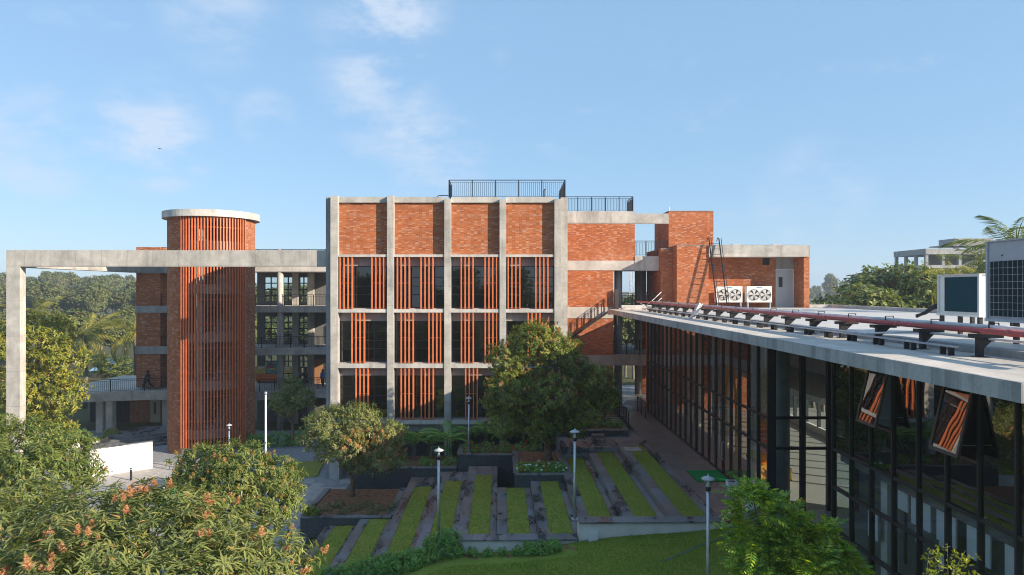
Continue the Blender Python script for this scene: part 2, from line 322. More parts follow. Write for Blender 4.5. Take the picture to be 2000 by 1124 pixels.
stone_mat('stone_brown', (0.215, 0.168, 0.152), 0.88); stone_mat('stone_grey', (0.185, 0.182, 0.186), 0.88); stone_mat('walk_stone', (0.185, 0.162, 0.155), 0.0, 0.28)
def grass_mat(name, a, b, c):
    m, n, out = NM(name); pos = n('NewGeometry').outputs['Position']
    f1 = rng_(n, noise(n, pos, 0.7, 5, 0.6), 0.32, 0.68); f2 = rng_(n, noise(n, pos, 5, 4, 0.7), 0.3, 0.7); f3 = rng_(n, noise(n, pos, 60, 2), 0.3, 0.7, 0.6, 1.3)
    cc = mixc(n, f1, a, b); cc = mixc(n, math_(n, 'MULTIPLY', f2, 0.7), cc, c); cc = mixc(n, 1.0, cc, n('CombineColor', {0: f3, 1: f3, 2: f3}).outputs[0], 'MULTIPLY')
    bp = n('Bump', {'Height': noise(n, pos, 70, 3), 'Strength': 0.8, 'Distance': 0.03})
    out(n('BsdfPrincipled', {'Base Color': cc, 'Roughness': 0.9, 'Specular IOR Level': 0.15, 'Normal': bp.outputs[0]}).outputs[0])
grass_mat('grass', (0.159, 0.256, 0.022), (0.268, 0.317, 0.037), (0.415, 0.342, 0.098)); grass_mat('lawn_grass', (0.132, 0.240, 0.022), (0.204, 0.294, 0.034), (0.336, 0.300, 0.072)); grass_mat('field', (0.05, 0.065, 0.02), (0.09, 0.085, 0.035), (0.12, 0.10, 0.05))
leaf_mat('leaf_mango', [(0.085, 0.120, 0.028), (0.185, 0.215, 0.056), (0.36, 0.34, 0.115)], 0.26, 0.42, 0.5, 0.03)
leaf_mat('leaf_mango_dark', [(0.077, 0.116, 0.026), (0.152, 0.198, 0.045), (0.305, 0.305, 0.072)], 0.25, 0.45, 0.45, 0.02)
leaf_mat('leaf_bright', [(0.101, 0.139, 0.021), (0.215, 0.240, 0.033), (0.430, 0.367, 0.051)], 0.28, 0.45, 0.4, 0.05)
leaf_mat('leaf_center', [(0.06, 0.10, 0.018), (0.14, 0.19, 0.028), (0.38, 0.35, 0.045)], 0.28, 0.45, 0.4, 0.02)
leaf_mat('leaf_fern', [(0.068, 0.166, 0.028), (0.206, 0.344, 0.035), (0.600, 0.600, 0.055)], 0.3, 0.45, 0.4, 0.02, (0.4, 0.2, 0.03))
leaf_mat('leaf_forest', [(0.079, 0.113, 0.039), (0.146, 0.171, 0.060), (0.238, 0.231, 0.093)], 0.2, 0.7, 0.2, 0.06, (0.16, 0.12, 0.07))
leaf_mat('leaf_palm', [(0.099, 0.121, 0.022), (0.220, 0.220, 0.039), (0.462, 0.363, 0.066)], 0.3, 0.45, 0.4)
leaf_mat('leaf_palm_dark', [(0.05, 0.08, 0.02), (0.1, 0.13, 0.03), (0.24, 0.25, 0.04)], 0.25, 0.45, 0.4)
leaf_mat('leaf_shrub', [(0.088, 0.215, 0.047), (0.167, 0.341, 0.066), (0.331, 0.487, 0.108)], 0.25, 0.5, 0.35)
leaf_mat('leaf_lime', [(0.12, 0.18, 0.02), (0.24, 0.28, 0.03), (0.38, 0.36, 0.06)], 0.3, 0.5, 0.35)
leaf_mat('leaf_panicle', [(0.48, 0.20, 0.12), (0.68, 0.36, 0.19), (0.80, 0.54, 0.28)], 0.2, 0.8, 0.1)
leaf_mat('leaf_panicle_yellow', [(0.35, 0.18, 0.05), (0.50, 0.33, 0.09), (0.62, 0.46, 0.18)], 0.2, 0.8, 0.1)
leaf_mat('grass_blade', [(0.122, 0.232, 0.017), (0.220, 0.287, 0.027), (0.415, 0.354, 0.085)], 0.25, 0.7, 0.2)
# ---------------------------------------------------------------- ground
def grid(x0, x1, y0, y1, nx, ny, zf, T=None):
    m = MB(T)
    b = m.addv([(x0 + (x1 - x0) * i / nx, y0 + (y1 - y0) * j / ny, zf(x0 + (x1 - x0) * i / nx, y0 + (y1 - y0) * j / ny)) for j in range(ny + 1) for i in range(nx + 1)])
    for j in range(ny):
        for i in range(nx):
            k = b + j * (nx + 1) + i; m.face([k, k + 1, k + nx + 2, k + nx + 1])
    return m
solo('ground', grid(-2500, 2500, -400, 5000, 20, 20, lambda x, y: -0.06), 'field', 'wide green and brown ground reaching the horizon', kind='structure')
pl = thing('plaza', (-20, 45, 0), 'light stone paved plaza around the round brick tower', None, kind='structure')
part('paving_base', MB().box(-42, -10.5, 30, 62, -0.05, -0.012), 'paver_grey', pl)
rp = random.Random(3)
def slabs(parent, x0, x1, y0, y1, z, w, d, mats, T=None, rz=0.0, skip=None, gap=0.012, h=0.05):
    nx = max(1, round((x1 - x0) / w)); ny = max(1, round((y1 - y0) / d)); sx = (x1 - x0) / nx; sy = (y1 - y0) / ny
    for j in range(ny):
        for i in range(nx):
            cx, cy = x0 + (i + .5) * sx, y0 + (j + .5) * sy
            c = Vector(T(cx, cy, 0)) if T else Vector((cx, cy, 0))
            if skip and skip(cx, cy): continue
            c.z = z - h / 2 + rp.uniform(-0.003, 0.003)
            piece('paving_slab', c, (sx - gap, sy - gap, h), rp.choice(mats), parent, rz, 0.006)
# visible corner of the plaza between the trees: slabs one by one, the rest is too far to tell apart
slabs(pl, -16.5, -10.6, 33.2, 45.8, 0.045, 0.9, 0.9, ['paver', 'paver', 'paver_grey'])
slabs(pl, -29.5, -21.5, 44.5, 50.5, 0.045, 1.0, 1.0, ['paver', 'paver'])
solo('lawn', MB().prism([(-17.2, 46.0), (-13.3, 46.6), (-13.9, 50.6), (-16.4, 50.2)], -0.01, 0.1), 'grass', 'small wedge of grass beside the left corner pier of the brick building', kind='structure')
# upper court behind the terraces, in front of the annex
solo('court', MB(W).prism([(3.6, 40.0), (13, 40.0), (13, 66), (3.6, 66)], -0.05, 3.55), 'stone_grey', 'dark stone upper court between brick annex and glazed pavilion', kind='structure')
# sloping lawn in front of the terraces
def lawn_z(x, y):
    t = 2.66 + 0.1 * x + 0.05 * math.sin(x * 0.9 + y * 0.4)
    t = min(t, 3.5)
    if x < -2.5: t -= 0.36 * (-2.5 - x)
    return max(t, -0.03)
solo('lawn', grid(-16, 10.9, 6, 26.75, 54, 42, lawn_z), 'lawn_grass', 'sloping mown lawn below the white retaining walls', kind='structure', smooth=True)
# terraces: ten treads running away from the viewer, each 0.33 m lower than the one to its right
TR = 1.76; ZT = [3.6 - 0.33 * i for i in range(10)]
def tread_x(i): return 8.62 - TR * i        # right edge of tread i (its own riser stands at the left edge)
def planter_b(u, d): return 0.7 < u < 3.8 and d > 36.3
def planter_a(u, d): return u < -5.6 and d > 35.4
for i in range(10):
    x1 = tread_x(i); x0 = x1 - TR; z = ZT[i]; d0, d1 = 27.3, 42.0
    if i >= 8: d1 = 35.4
    if i in (3, 4): d1 = 36.3
    if i >= 7: d0 = 26.6
    nm = ['topmost', 'second highest', 'third highest', 'fourth highest', 'fifth highest', 'sixth highest', 'seventh highest', 'eighth highest', 'ninth highest', 'lowest'][i]
    t = thing('terrace', W((x0 + x1) / 2, 34, 0), f'{nm} of the stepped stone terraces with a grass strip', None, kind='structure')
    part('step_base', MB(W).box(x0, x1 - 0.003, d0, d1, -0.05, z - 0.05), 'stone_grey' if i % 2 else 'stone_brown', t)
    g0, g1 = x0 + 0.48, x1 - 0.32
    gd1 = min(40.0, d1 - 0.02)
    gm = grid(g0, g1, d0 + 0.02, gd1, 3, 30, lambda a, b: z + 0.012 + 0.02 * math.sin(a * 5 + b * 3.1) * math.sin(b * 1.3), W)
    part('grass_strip', gm, 'grass', t, smooth=True)
    mats = ['stone_grey', 'stone_grey', 'stone_brown'] if i in (1, 4, 6) else ['stone_brown', 'stone_brown', 'stone_grey']
    slabs(t, x0, x0 + 0.48, d0, d1, z + 0.03, 0.48, 1.05, mats, W, WA, None, 0.012, 0.08)
    slabs(t, x1 - 0.31, x1 - 0.012, d0, d1, z + 0.02, 0.3, 0.9, mats, W, WA, None, 0.012, 0.07)
    if gd1 < d1 - 0.5: slabs(t, g0, g1, 40.0, d1, z + 0.025, 0.95, 0.7, mats, W, WA, None, 0.012, 0.07)
tl = thing('drain_cover', W(7.55, 39.2, 3.63), 'pale square drain cover set in the topmost grass strip', 'drain cover')
part('plate', MB(W).box(7.1, 8.0, 38.75, 39.6, 3.58, 3.66), 'paver', tl); part('frame_rim', MB(W).box(7.06, 8.04, 38.71, 39.64, 3.58, 3.645), 'paver_grey', tl)
# walkway beside the glazed wing
wk = thing('walkway', W(9.8, 38, 3.7), 'polished dark stone walkway along the glass wall', None, kind='structure')
part('walkway_base', MB(W).box(8.62, 10.93, 26.9, 52.5, -0.05, 3.64), 'granite', wk)
part('kerb', MB(W).box(8.6, 8.7, 27.3, 44, 3.55, 3.715), 'stone_brown', wk)
slabs(wk, 8.72, 10.92, 27.0, 50.8, 3.70, 0.73, 0.85, ['walk_stone'], W, WA)
# retaining walls with dark caps
for (a, b, zc, zb, lab) in ((3.05, 10.9, 3.72, 1.5, 'long white retaining wall with dark cap under the higher terraces'), (-2.5, 3.03, 3.06, 1.0, 'lower white retaining wall behind the hedge with a lamp post on it')):
    t = thing('retaining_wall', W((a + b) / 2, 26.8, zb), lab, 'wall')
    part('wall_face', MB(W).box(a, b, 26.74, 27.28, zb, zc - 0.06), 'white_paint', t)
    n = max(1, round((b - a) / 1.3))
    for k in range(n):
        piece('cap_stone', W(a + (b - a) * (k + .5) / n, 27.0, zc - 0.028), ((b - a) / n - 0.01, 0.66, 0.062), 'stone_grey', t, WA, 0.008)
bx = thing('junction_box', W(3.5, 26.7, 2.95), 'small white electrical box on the long retaining wall', 'box')
part('case', MB(W).box(3.42, 3.76, 26.6, 26.738, 3.0, 3.32), 'offwhite', bx); part('lid', MB(W).box(3.40, 3.78, 26.575, 26.6, 2.99, 3.33), 'board_white', bx)
for k in range(4): part('conduit', MB().tube([W(3.5 + k * .06, 26.68, 3.0), W(3.5 + k * .06, 26.68, 2.75)], 0.012, 6), 'cable', bx)
# planters of dark granite
def planter(lab, u0, u1, d0, d1, zb, zt, seg=1.1):
    t = thing('planter', W((u0 + u1) / 2, d0, zb), lab, 'planter')
    n = max(1, round((u1 - u0) / seg))
    part('planter_body', MB(W).box(u0 + .03, u1 - .03, d0 + .03, d1, zb, zt - 0.1), 'granite', t)
    for k in range(n): piece('cladding_panel', W(u0 + (u1 - u0) * (k + .5) / n, d0, (zb + zt) / 2 - .03), ((u1 - u0) / n - .008, 0.05, zt - zb - .06), 'granite', t, WA)
    for k in range(n): piece('cap_stone', W(u0 + (u1 - u0) * (k + .5) / n, d0 + .1, zt - .028), ((u1 - u0) / n - .008, 0.34, 0.06), 'stone_grey', t, WA, 0.008)
    nd = max(1, round((d1 - d0) / seg))
    for sx, uu in ((-1, u0), (1, u1)):
        for k in range(nd): piece('cap_stone', W(uu - sx * .1, d0 + .3 + (d1 - d0 - .3) * (k + .5) / nd, zt - .029), (0.34, (d1 - d0 - .3) / nd - .008, 0.06), 'stone_grey', t, WA, 0.008)
    part('soil_bed', grid(u0 + .28, u1 - .28, d0 + .28, d1 - .05, 8, 8, lambda a, b: zt - .06 + .03 * math.sin(a * 3) * math.cos(b * 4), W), 'soil', t)
    return t
planter('low granite planter with reddish soil round the small mango tree', -10.3, -5.65, 35.45, 40.6, 0.0, 1.08)
planter('granite planter of white flowers at the foot of the tall tree', 0.75, 3.72, 36.35, 41.6, 1.8, 3.0)
planter('long granite planter below the areca palms', -8.9, -2.7, 42.1, 45.3, 0.0, 1.88)
planter('higher granite planter of red flowers behind the terraces', -2.65, 2.6, 42.3, 45.3, 0.0, 2.62)
planter('granite planter below the dark railing by the annex', 3.7, 8.0, 43.0, 45.5, 3.5, 3.95)
# loose granite steps at the top of the terraces
for k, (u, d, z) in enumerate(((3.95, 40.6, 2.95), (5.9, 41.0, 3.45))):
    t = thing('stair_block', W(u, d, z), ('lower' if k == 0 else 'upper') + ' dark stone block steps beside the planter railing', 'steps')
    for j in range(3): piece('step', W(u, d - .35 + j * .42, z + .0 + .12 * j), (0.75, 0.42, 0.3 + .16 * j), 'stone_brown', t, WA, 0.01)
# ---------------------------------------------------------------- railings
def railing(parent, pts, h, ps=1.5, bs=0.13, fine=False, mat='black_metal', name='railing', horiz=0, rail=0.05, drop=0.0):
    m = MB(); bal = []
    for a, b in zip(pts, pts[1:]):
        a = Vector(a); b = Vector(b); L = (b - a).length; n = max(1, round(L / ps)); up = Vector((0, 0, 1))
        m.bar(a + up * h, b + up * h, rail, rail)
        if not horiz: m.bar(a + up * .09, b + up * .09, 0.03, 0.03); m.bar(a + up * (h - .14), b + up * (h - .14), 0.025, 0.025)
        for k in range(horiz): m.bar(a + up * (.1 + (h - .12) * k / horiz), b + up * (.1 + (h - .12) * k / horiz), 0.028, 0.028)
        for k in range(n + 1):
            p = a.lerp(b, k / n); m.bar(p - up * drop, p + up * h, 0.06, 0.06)
        if not horiz:
            q = max(1, round(L / bs))
            for k in range(1, q):
                p = a.lerp(b, k / q)
                if fine: bal.append(p)
                else: m.bar(p + up * .09, p + up * (h - .14), 0.018, 0.018)
    r = part(name, m, mat, parent)
    for p in bal: piece('baluster', p + Vector((0, 0, (h - .05) / 2)), (0.022, 0.022, h - .23), mat, r)
    return r
# ---------------------------------------------------------------- brick classroom building
mb = thing('classroom_building', (-4.4, 52, 0), 'tall brick building with concrete piers and orange slat screens', 'building')
def XM(p): return PX(p, 46.0)
def ZM(p): return PZ(p, 46.0)
PIER = [(645.4, 659.5, 382.7), (755.9, 768.7, 382.7), (867.7, 880.3, 388.9), (975.8, 988.4, 388.9), (1083, 1096, 388.9)]
for a, b, t in PIER: part('pier', MB().box(XM(a), XM(b), 46.0, 46.9, -0.05, ZM(t)), 'concrete', mb)
part('pier_base', MB().box(XM(645.4) - .05, XM(659.5) + .12, 45.9, 47.0, -0.05, 2.4), 'concrete_pale', mb)
part('end_wall', MB().box(PX(636.5, 46.4), XM(645.4) - .004, 46.4, 54.2, -0.05, ZM(384.5)), 'concrete_grey', mb)  # greyer concrete here puts the shadow beside the pier into the colour
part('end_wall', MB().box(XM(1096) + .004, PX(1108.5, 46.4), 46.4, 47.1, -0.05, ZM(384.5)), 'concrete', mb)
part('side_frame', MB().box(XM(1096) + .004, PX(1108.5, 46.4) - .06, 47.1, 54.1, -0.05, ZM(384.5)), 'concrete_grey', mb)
for k, (a, b) in enumerate(((-.05, 3.2), (3.95, 7.0), (7.7, 10.75), (11.45, 14.5), (15.2, 18.6))): part('side_brick', MB().box(PX(1108.5, 46.4) - .059, PX(1108.5, 46.4) - .02, 47.11, 54.0, a, b), 'brick', mb)
for a, b in ((3.2, 3.95), (7.0, 7.7), (10.75, 11.45), (14.5, 15.2), (18.6, 19.0)): part('side_band', MB().box(PX(1108.5, 46.4) - .0595, PX(1108.5, 46.4) - .001, 47.105, 54.05, a + .002, b - .002), 'concrete_pale', mb)
LED = [(497.3, 502.2), (604.3, 611), (710.8, 719.6), (821.6, 829.6)]
WIN = [(519.5, 602.5), (628, 709), (736, 819.5)]
SL = {(0, 0): [(168, 196, 226, 256), (400, 428, 457, 486)], (0, 1): [(586, 613, 642, 673), (759, 788, 817, 846)], (0, 2): [(1053, 1081, 1109, 1139), (1227, 1255, 1283, 1312)], (0, 3): [(1396, 1423, 1452, 1481), (1598, 1627, 1656, 1686)],
      (1, 0): [(254, 283, 313, 344)], (1, 1): [(614, 643, 671, 701), (817, 846, 874, 902)], (1, 2): [(1054, 1081, 1109, 1140), (1228, 1256, 1284, 1313)], (1, 3): [(1542, 1570, 1600, 1628)],
      (2, 0): [(284, 313, 341, 372)], (2, 1): [(614, 643, 671, 702), (761, 789, 818, 848)], (2, 2): [(1085, 1112, 1142, 1170)], (2, 3): [(1396, 1423, 1452, 1481), (1570, 1598, 1626, 1656)]}
for bay in range(4):
    x0, x1 = XM(PIER[bay][1]) + .002, XM(PIER[bay + 1][0]) - .002
    part('parapet_beam', MB().box(x0, x1, 46.28, 46.9, ZM(395), ZM(384)), 'concrete' if bay < 2 else 'concrete_pale', mb)
    part('brick_panel', MB().box(x0, x1, 46.42, 46.7, ZM(497.3) + .002, ZM(395) - .002), 'brick', mb)
    for lv in range(4):
        a, b = LED[lv]; part('ledge', MB().box(x0, x1, 46.06, 47.0, ZM(b), ZM(a)), 'concrete_pale', mb)
    for fl in range(3):
        zt, zb = ZM(WIN[fl][0]), ZM(WIN[fl][1]); zl = ZM(LED[fl][1])
        part('lintel', MB().box(x0, x1, 46.62, 46.9, zt, zl - .002), 'lintel', mb)
        part('sill', MB().box(x0, x1, 46.3, 46.9, ZM(LED[fl + 1][0]) + .002, zb), 'lintel', mb)
        wf = MB(); w = x1 - x0; cs = [x0 + .04, x0 + w * .29, x0 + w * .70, x1 - .04]; hh = zt - zb
        rs = [zb + .03, zb + hh * .32, zb + hh * .52, zb + hh * .73, zt - .03]
        for c in cs: wf.box(c - .035, c + .035, 46.66, 46.74, zb, zt)
        for r_ in rs: wf.box(x0 + .04, x1 - .04, 46.667, 46.733, r_ - .03, r_ + .03)
        win = part('window', wf, 'frame', mb)
        for ci in range(3):
            for ri in range(4):
                a, b, c, d = cs[ci] + .035, cs[ci + 1] - .035, rs[ri] + .03, rs[ri + 1] - .03
                piece('pane', ((a + b) / 2, 46.70, (c + d) / 2), (b - a, 0.012, d - c), 'glass_window', win)
        z1, z0 = ZM(LED[fl][1]) - .01, ZM(LED[fl + 1][0]) + .02
        for g in SL.get((fl, bay), []):
            xs = [PX(620 + q / 3.746, 46.2) for q in g]
            m = MB()
            for zz in (z0 + .05, (z0 + z1) / 2, z1 - .05): m.bar((xs[0], 46.27, zz), (xs[-1], 46.27, zz), 0.05, 0.05)
            sc_ = part('slat_screen', m, 'slat_orange', mb)
            for x in xs: piece('slat', (x, 46.18, (z0 + z1) / 2), (0.086, 0.17, z1 - z0), 'slat_orange', sc_)
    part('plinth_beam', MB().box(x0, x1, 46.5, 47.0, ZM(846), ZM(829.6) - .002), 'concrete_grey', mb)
XL, XR = PX(645.4, 46.4), XM(1096)
for k, z in enumerate((ZM(384) - .06, 15.02, 11.27, 7.52, 3.76)):
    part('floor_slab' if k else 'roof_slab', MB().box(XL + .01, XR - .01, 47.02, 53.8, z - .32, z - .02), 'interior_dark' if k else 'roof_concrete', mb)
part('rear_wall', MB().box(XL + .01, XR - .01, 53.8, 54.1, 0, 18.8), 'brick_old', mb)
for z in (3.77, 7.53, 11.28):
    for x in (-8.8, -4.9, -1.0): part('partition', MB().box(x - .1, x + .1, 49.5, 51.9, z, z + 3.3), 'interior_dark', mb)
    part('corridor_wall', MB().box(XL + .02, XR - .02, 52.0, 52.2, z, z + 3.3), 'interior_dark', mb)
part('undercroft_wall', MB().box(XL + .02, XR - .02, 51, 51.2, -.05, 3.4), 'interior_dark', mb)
rr = railing(mb, [(-4.3, 48.6, ZM(384) - .05), (-4.3, 46.6, ZM(384)), (3.62, 46.6, ZM(384)), (3.62, 52.4, ZM(384))], 1.19, 1.58, 0.135, True)
part('handrail_return', MB().tube([(-4.35, 46.62, 19.2), (-5.0, 46.62, 19.2), (-5.2, 46.65, 19.05)], .03, 6), 'black_metal', mb)
part('vent_pipe', MB().tube([(2.25, 48, 19), (2.25, 48, 19.75), (2.35, 48, 19.85)], .05, 8), 'black_metal', mb)
# classroom chairs seen behind the lowest windows
for k, x in enumerate((-4.05, -3.0, -2.3)):
    c = thing('chair', (x, 47.6, 3.76), 'white legged chair with blue back inside the lowest windows', 'chair', 'chairs behind the lowest windows')
    part('seat', MB().box(x - .22, x + .22, 47.4, 47.8, 4.19, 4.23), 'board_blue', c); part('backrest', MB().box(x - .22, x + .22, 47.38, 47.41, 4.4, 4.68), 'board_blue', c)
    for sx in (-.2, .2):
        for yy in (47.42, 47.78): part('leg', MB().tube([(x + sx * 1.15, yy, 3.74), (x + sx, yy, 4.2 if yy > 47.5 else 4.66)], .018, 6), 'board_white', c)
# ---------------------------------------------------------------- brick annex to the right, set back
an = thing('brick_annex', (6.5, 58, 0), 'set back brick annex with concrete bands and open landings', 'building')
def XA(p): return PX(p, 55.0)
def ZA(p): return PZ(p, 55.0)
AX0 = 3.2
for a, b, c, d, mt, nm in ((1108, 1240, 413, 437, 'concrete', 'band'), (1108, 1240, 437, 509.5, 'brick', 'brick_panel'), (1108, 1240, 509.5, 528.5, 'concrete_pale', 'band'), (1108, 1198, 528.5, 600, 'brick', 'brick_panel'),
                           (1108, 1198, 600, 622, 'concrete_pale', 'band'), (1108, 1198, 622, 694, 'brick', 'brick_panel'), (1108, 1198, 694, 715, 'concrete', 'band'), (1108, 1198, 715, 790, 'brick', 'brick_panel')):
    off = 0.0 if nm == 'band' else 0.03
    part(nm, MB().box(AX0, XA(b), 55 + off, 55.3, ZA(d) + .001, ZA(c) - .001), mt, an)
part('balcony_beam', MB().box(XA(1240) + .003, XA(1293), 54.97, 55.4, ZA(529), ZA(501)), 'concrete_pale', an)
part('roof_beam', MB().box(XA(1240) + .003, PX(1306, 55.05) - .003, 55.02, 55.3, ZA(437), ZA(417.5)), 'concrete', an)
part('block_wall', MB().box(AX0, XA(1198) - .01, 55.3, 66, 0, 15.0), 'brick_old', an); part('block_wall', MB().box(AX0, XA(1240) - .01, 55.3, 66, 15.0, 19.0), 'brick_old', an)
part('terrace_slab', MB().box(XA(1198), 14, 55.4, 66, 14.55, 15.05), 'concrete', an)
for z in (11.3, 7.52): part('landing_slab', MB().box(XA(1198) + .002, 13.6, 55.0, 65, z - (.42 if z > 8 else .85), z), 'concrete', an)
for (p, d) in ((1207.5, 56.6), (1247, 60.5)):
    x = PX(p, d); part('column', MB().lathe((x, d, 3.5), [(.33, 0), (.33, 11.1)], 20), 'concrete_grey', an, True)
part('landing_wall', MB().box(PX(1249, 61), PX(1262, 61), 61, 61.3, 3.5, 14.55), 'brick_old', an)
part('landing_wall', MB().box(PX(1274, 62), PX(1300, 62), 62, 62.3, 3.5, 14.55), 'concrete_grey', an)
part('screen_post', MB().box(XA(1199), XA(1207.5), 54.75, 54.95, 11.0, 12.8), 'frame_brown', an)
railing(an, [(AX0 + 1, 55.2, ZA(412.5)), (XA(1237), 55.2, ZA(412.5)), (XA(1237), 58, ZA(412.5))], 1.17, 1.13, 0.12, True)
railing(an, [(XA(1241), 55.2, ZA(500.5)), (XA(1306), 55.2, ZA(500.5))], 1.22, 1.0, 0.12, True)
railing(an, [(XA(1208), 55.1, 11.3), (XA(1292), 55.1, 11.3)], 1.15, 1.0, 0.12, True)
railing(an, [(XA(1199), 55.1, 7.52), (XA(1275), 55.1, 7.52)], 1.2, 1.0, 0.12, True)
railing(an, [(XA(1199), 64.5, 11.3), (13.4, 64.5, 11.3)], 1.1, 1.5, 0.14); railing(an, [(XA(1199), 64.5, 7.52), (13.4, 64.5, 7.52)], 1.1, 1.5, 0.14)
# stair rail that climbs in front of the annex wall
railing(an, [(XA(1109), 54.6, 8.75), (XA(1199), 54.6, 11.35)], 1.05, 0.62, 5.0, rail=.04)
part('stringer', MB().bar((XA(1109), 54.6, 8.75), (XA(1199), 54.6, 11.35), 0.05, 0.12), 'stringer_dark', an); part('tread_plate', MB().bar((XA(1109), 54.8, 8.68), (XA(1199), 54.8, 11.28), 0.34, 0.03), 'stringer_dark', an)
# ---------------------------------------------------------------- brick stairhead on the flat roof
rh = thing('roof_house', (14.8, 48, 11.3), 'brick rooftop house with concrete band and grey door', 'building')
def XB(p): return PX(p, 53.0)
def ZB(p): return PZ(p, 53.0)
part('wall', MB().box(XB(1322), XB(1384), 53.0, 60, 11.25, ZB(480)), 'brick', rh); part('coping', MB().box(XB(1321.5), XB(1384), 52.97, 60, ZB(480) + .001, ZB(478.6)), 'concrete_grey', rh)
part('wall', MB().box(PX(1290.5, 54.3), XB(1322) - .003, 54.3, 60, 11.25, PZ(487, 54.3)), 'brick', rh); part('coping', MB().box(PX(1290.3, 54.3), XB(1322) - .003, 54.27, 60, PZ(487, 54.3) + .001, PZ(485.8, 54.3)), 'concrete_grey', rh)
part('tower', MB().box(PX(1306, 55.05), PX(1393.5, 55.05), 55.05, 60.5, 15.0, PZ(413, 55.05)), 'brick', rh); part('tower_coping', MB().box(PX(1305.6, 55.05), PX(1394, 55.05), 55.02, 60.6, PZ(413, 55.05) + .001, PZ(412, 55.05)), 'concrete_grey', rh)
part('roof_band', MB().box(XB(1384) + .003, XB(1578.5), 52.9, 60, ZB(502), ZB(479.5)), 'concrete', rh)
part('rear_wall', MB().box(XB(1384) + .003, PX(1514.5, 54.8), 54.8, 55.04, 11.25, ZB(502) - .002), 'brick', rh)
part('pier', MB().box(XB(1570), XB(1581), 53.0, 60, 11.25, ZB(502) - .002), 'brick', rh); part('pier', MB().box(XB(1578.5) + .003, XB(1581), 53.0, 60, ZB(502), ZB(479.6)), 'brick', rh)
dz0, dz1 = PZ(602.5, 54.8), PZ(525.5, 54.8); dx0, dx1 = PX(1515.2, 54.8), PX(1551, 54.8)
part('fanlight_panel', MB().box(dx0, dx1, 54.85, 55.03, dz1 + .003, ZB(502) - .002), 'concrete_grey', rh)
dr = part('door', MB().box(dx0, dx1, 54.88, 54.96, dz0, dz1), 'door_grey', rh)
fr = MB(); fr.box(dx0 - .0, dx0 + .06, 54.82, 54.96, dz0, dz1); fr.box(dx1 - .06, dx1, 54.82, 54.96, dz0, dz1); fr.box(dx0 + .06, dx1 - .06, 54.83, 54.96, dz1 - .06, dz1); part('frame', fr, 'offwhite', dr)
part('vision_panel', MB().box(PX(1521.5, 54.8), PX(1529, 54.8), 54.86, 54.9, PZ(561, 54.8), PZ(541.5, 54.8)), 'frame', dr); part('handle', MB().box(dx0 + .12, dx0 + .17, 54.8, 54.9, dz0 + 1.0, dz0 + 1.25), 'steel', dr)
part('door_step', MB().box(dx0 - .1, XB(1570) - .02, 53.6, 54.87, 11.3, dz0), 'concrete', rh); part('vent_grille', MB().box(PX(1490, 54.75), PX(1503, 54.75), 54.74, 54.82, PZ(518, 54.8), PZ(504.5, 54.8)), 'dark_hole', rh)
part('roof_rail', MB().bar((XB(1394), 54.4, ZB(477.2)), (XB(1575), 54.4, ZB(477.2)), .05), 'black_metal', rh)
for p in (1440, 1520): part('roof_block', MB().box(XB(p), XB(p + 16), 54, 54.7, ZB(479.5) + .002, ZB(476)), 'concrete_pale', rh)
part('lightning_rod', MB().tube([(PX(1307, 56), 56, PZ(413, 55.05)), (PX(1307, 56), 56, PZ(404, 56))], .03, 6), 'offwhite', rh)
# roof ladder leaning on the brick
ld = thing('ladder', (15.7, 51.7, 11.3), 'thin black steel ladder leaning on the rooftop brick house', 'ladder')
A0, A1 = P(1401, 604, 51.8), P(1384.5, 466, 52.8); B0, B1 = P(1421, 603, 51.8), P(1404, 466, 52.8)
for a, b in ((A0, A1), (B0, B1)):
    part('stile', MB().bar(a, b, .07, .07), 'black_metal', ld)
    part('hook', MB().tube([b, b + Vector((-.02, .25, .06)), b + Vector((-.02, .5, -.2))], .03, 6), 'black_metal', ld)
    off = Vector((0.13, -0.12, 0)); part('brace_rail', MB().bar(a + off, b + off, .04, .04), 'black_metal', ld)
for k in range(1, 13): part('rung', MB().bar(A0.lerp(A1, k / 13), B0.lerp(B1, k / 13), .035, .035), 'black_metal', ld)
# ---------------------------------------------------------------- round stair tower
CX, CY, RD = DRUM
def dp(phi, r): return (CX + r * math.sin(phi), CY - r * math.cos(phi))
def dpx(phi, r): x, y = dp(phi, r); return 1000 + F * x / y
phis = [R(-120 + k * 0.1) for k in range(2400)]
FA = min((p for p in phis if R(-75) < p < R(20)), key=lambda p: abs(dpx(p, RD + .1) - 354.5)); FB = min((p for p in phis if R(0) < p < R(68)), key=lambda p: abs(dpx(p, RD + .1) - 482))
tw = thing('stair_tower', (CX, CY, 0), 'round brick stair tower wrapped in vertical red slats', 'tower')
def arc_prism(m, a, b, r0, r1, z0, z1, n=24):
    for k in range(n):
        p, q = a + (b - a) * k / n, a + (b - a) * (k + 1) / n
        m.prism([dp(p, r1), dp(q, r1), dp(q, r0), dp(p, r0)], z0, z1)
    return m
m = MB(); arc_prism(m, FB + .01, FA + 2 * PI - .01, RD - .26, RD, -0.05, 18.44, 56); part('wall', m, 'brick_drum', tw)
m = MB(); n = 72
m.prism([dp(2 * PI * k / n, RD + .38) for k in range(n)], 18.45, 18.98); part('roof_slab', m, 'concrete_pale', tw)
m = MB(); arc_prism(m, FA - .02, FB + .02, RD - .26, RD + .02, -0.05, 0.55, 24); part('plinth', m, 'concrete', tw)
scr = thing('slat_screen', (CX, CY, 0), None, None); scr.parent = tw; scr.location = (0, 0, 0)
for z in [0.7 + 1.88 * k for k in range(10)]: m = MB(); arc_prism(m, FA, FB, RD + .0, RD + .05, z, z + .05, 28); part('ring', m, 'slat_red', scr)
ns = 23
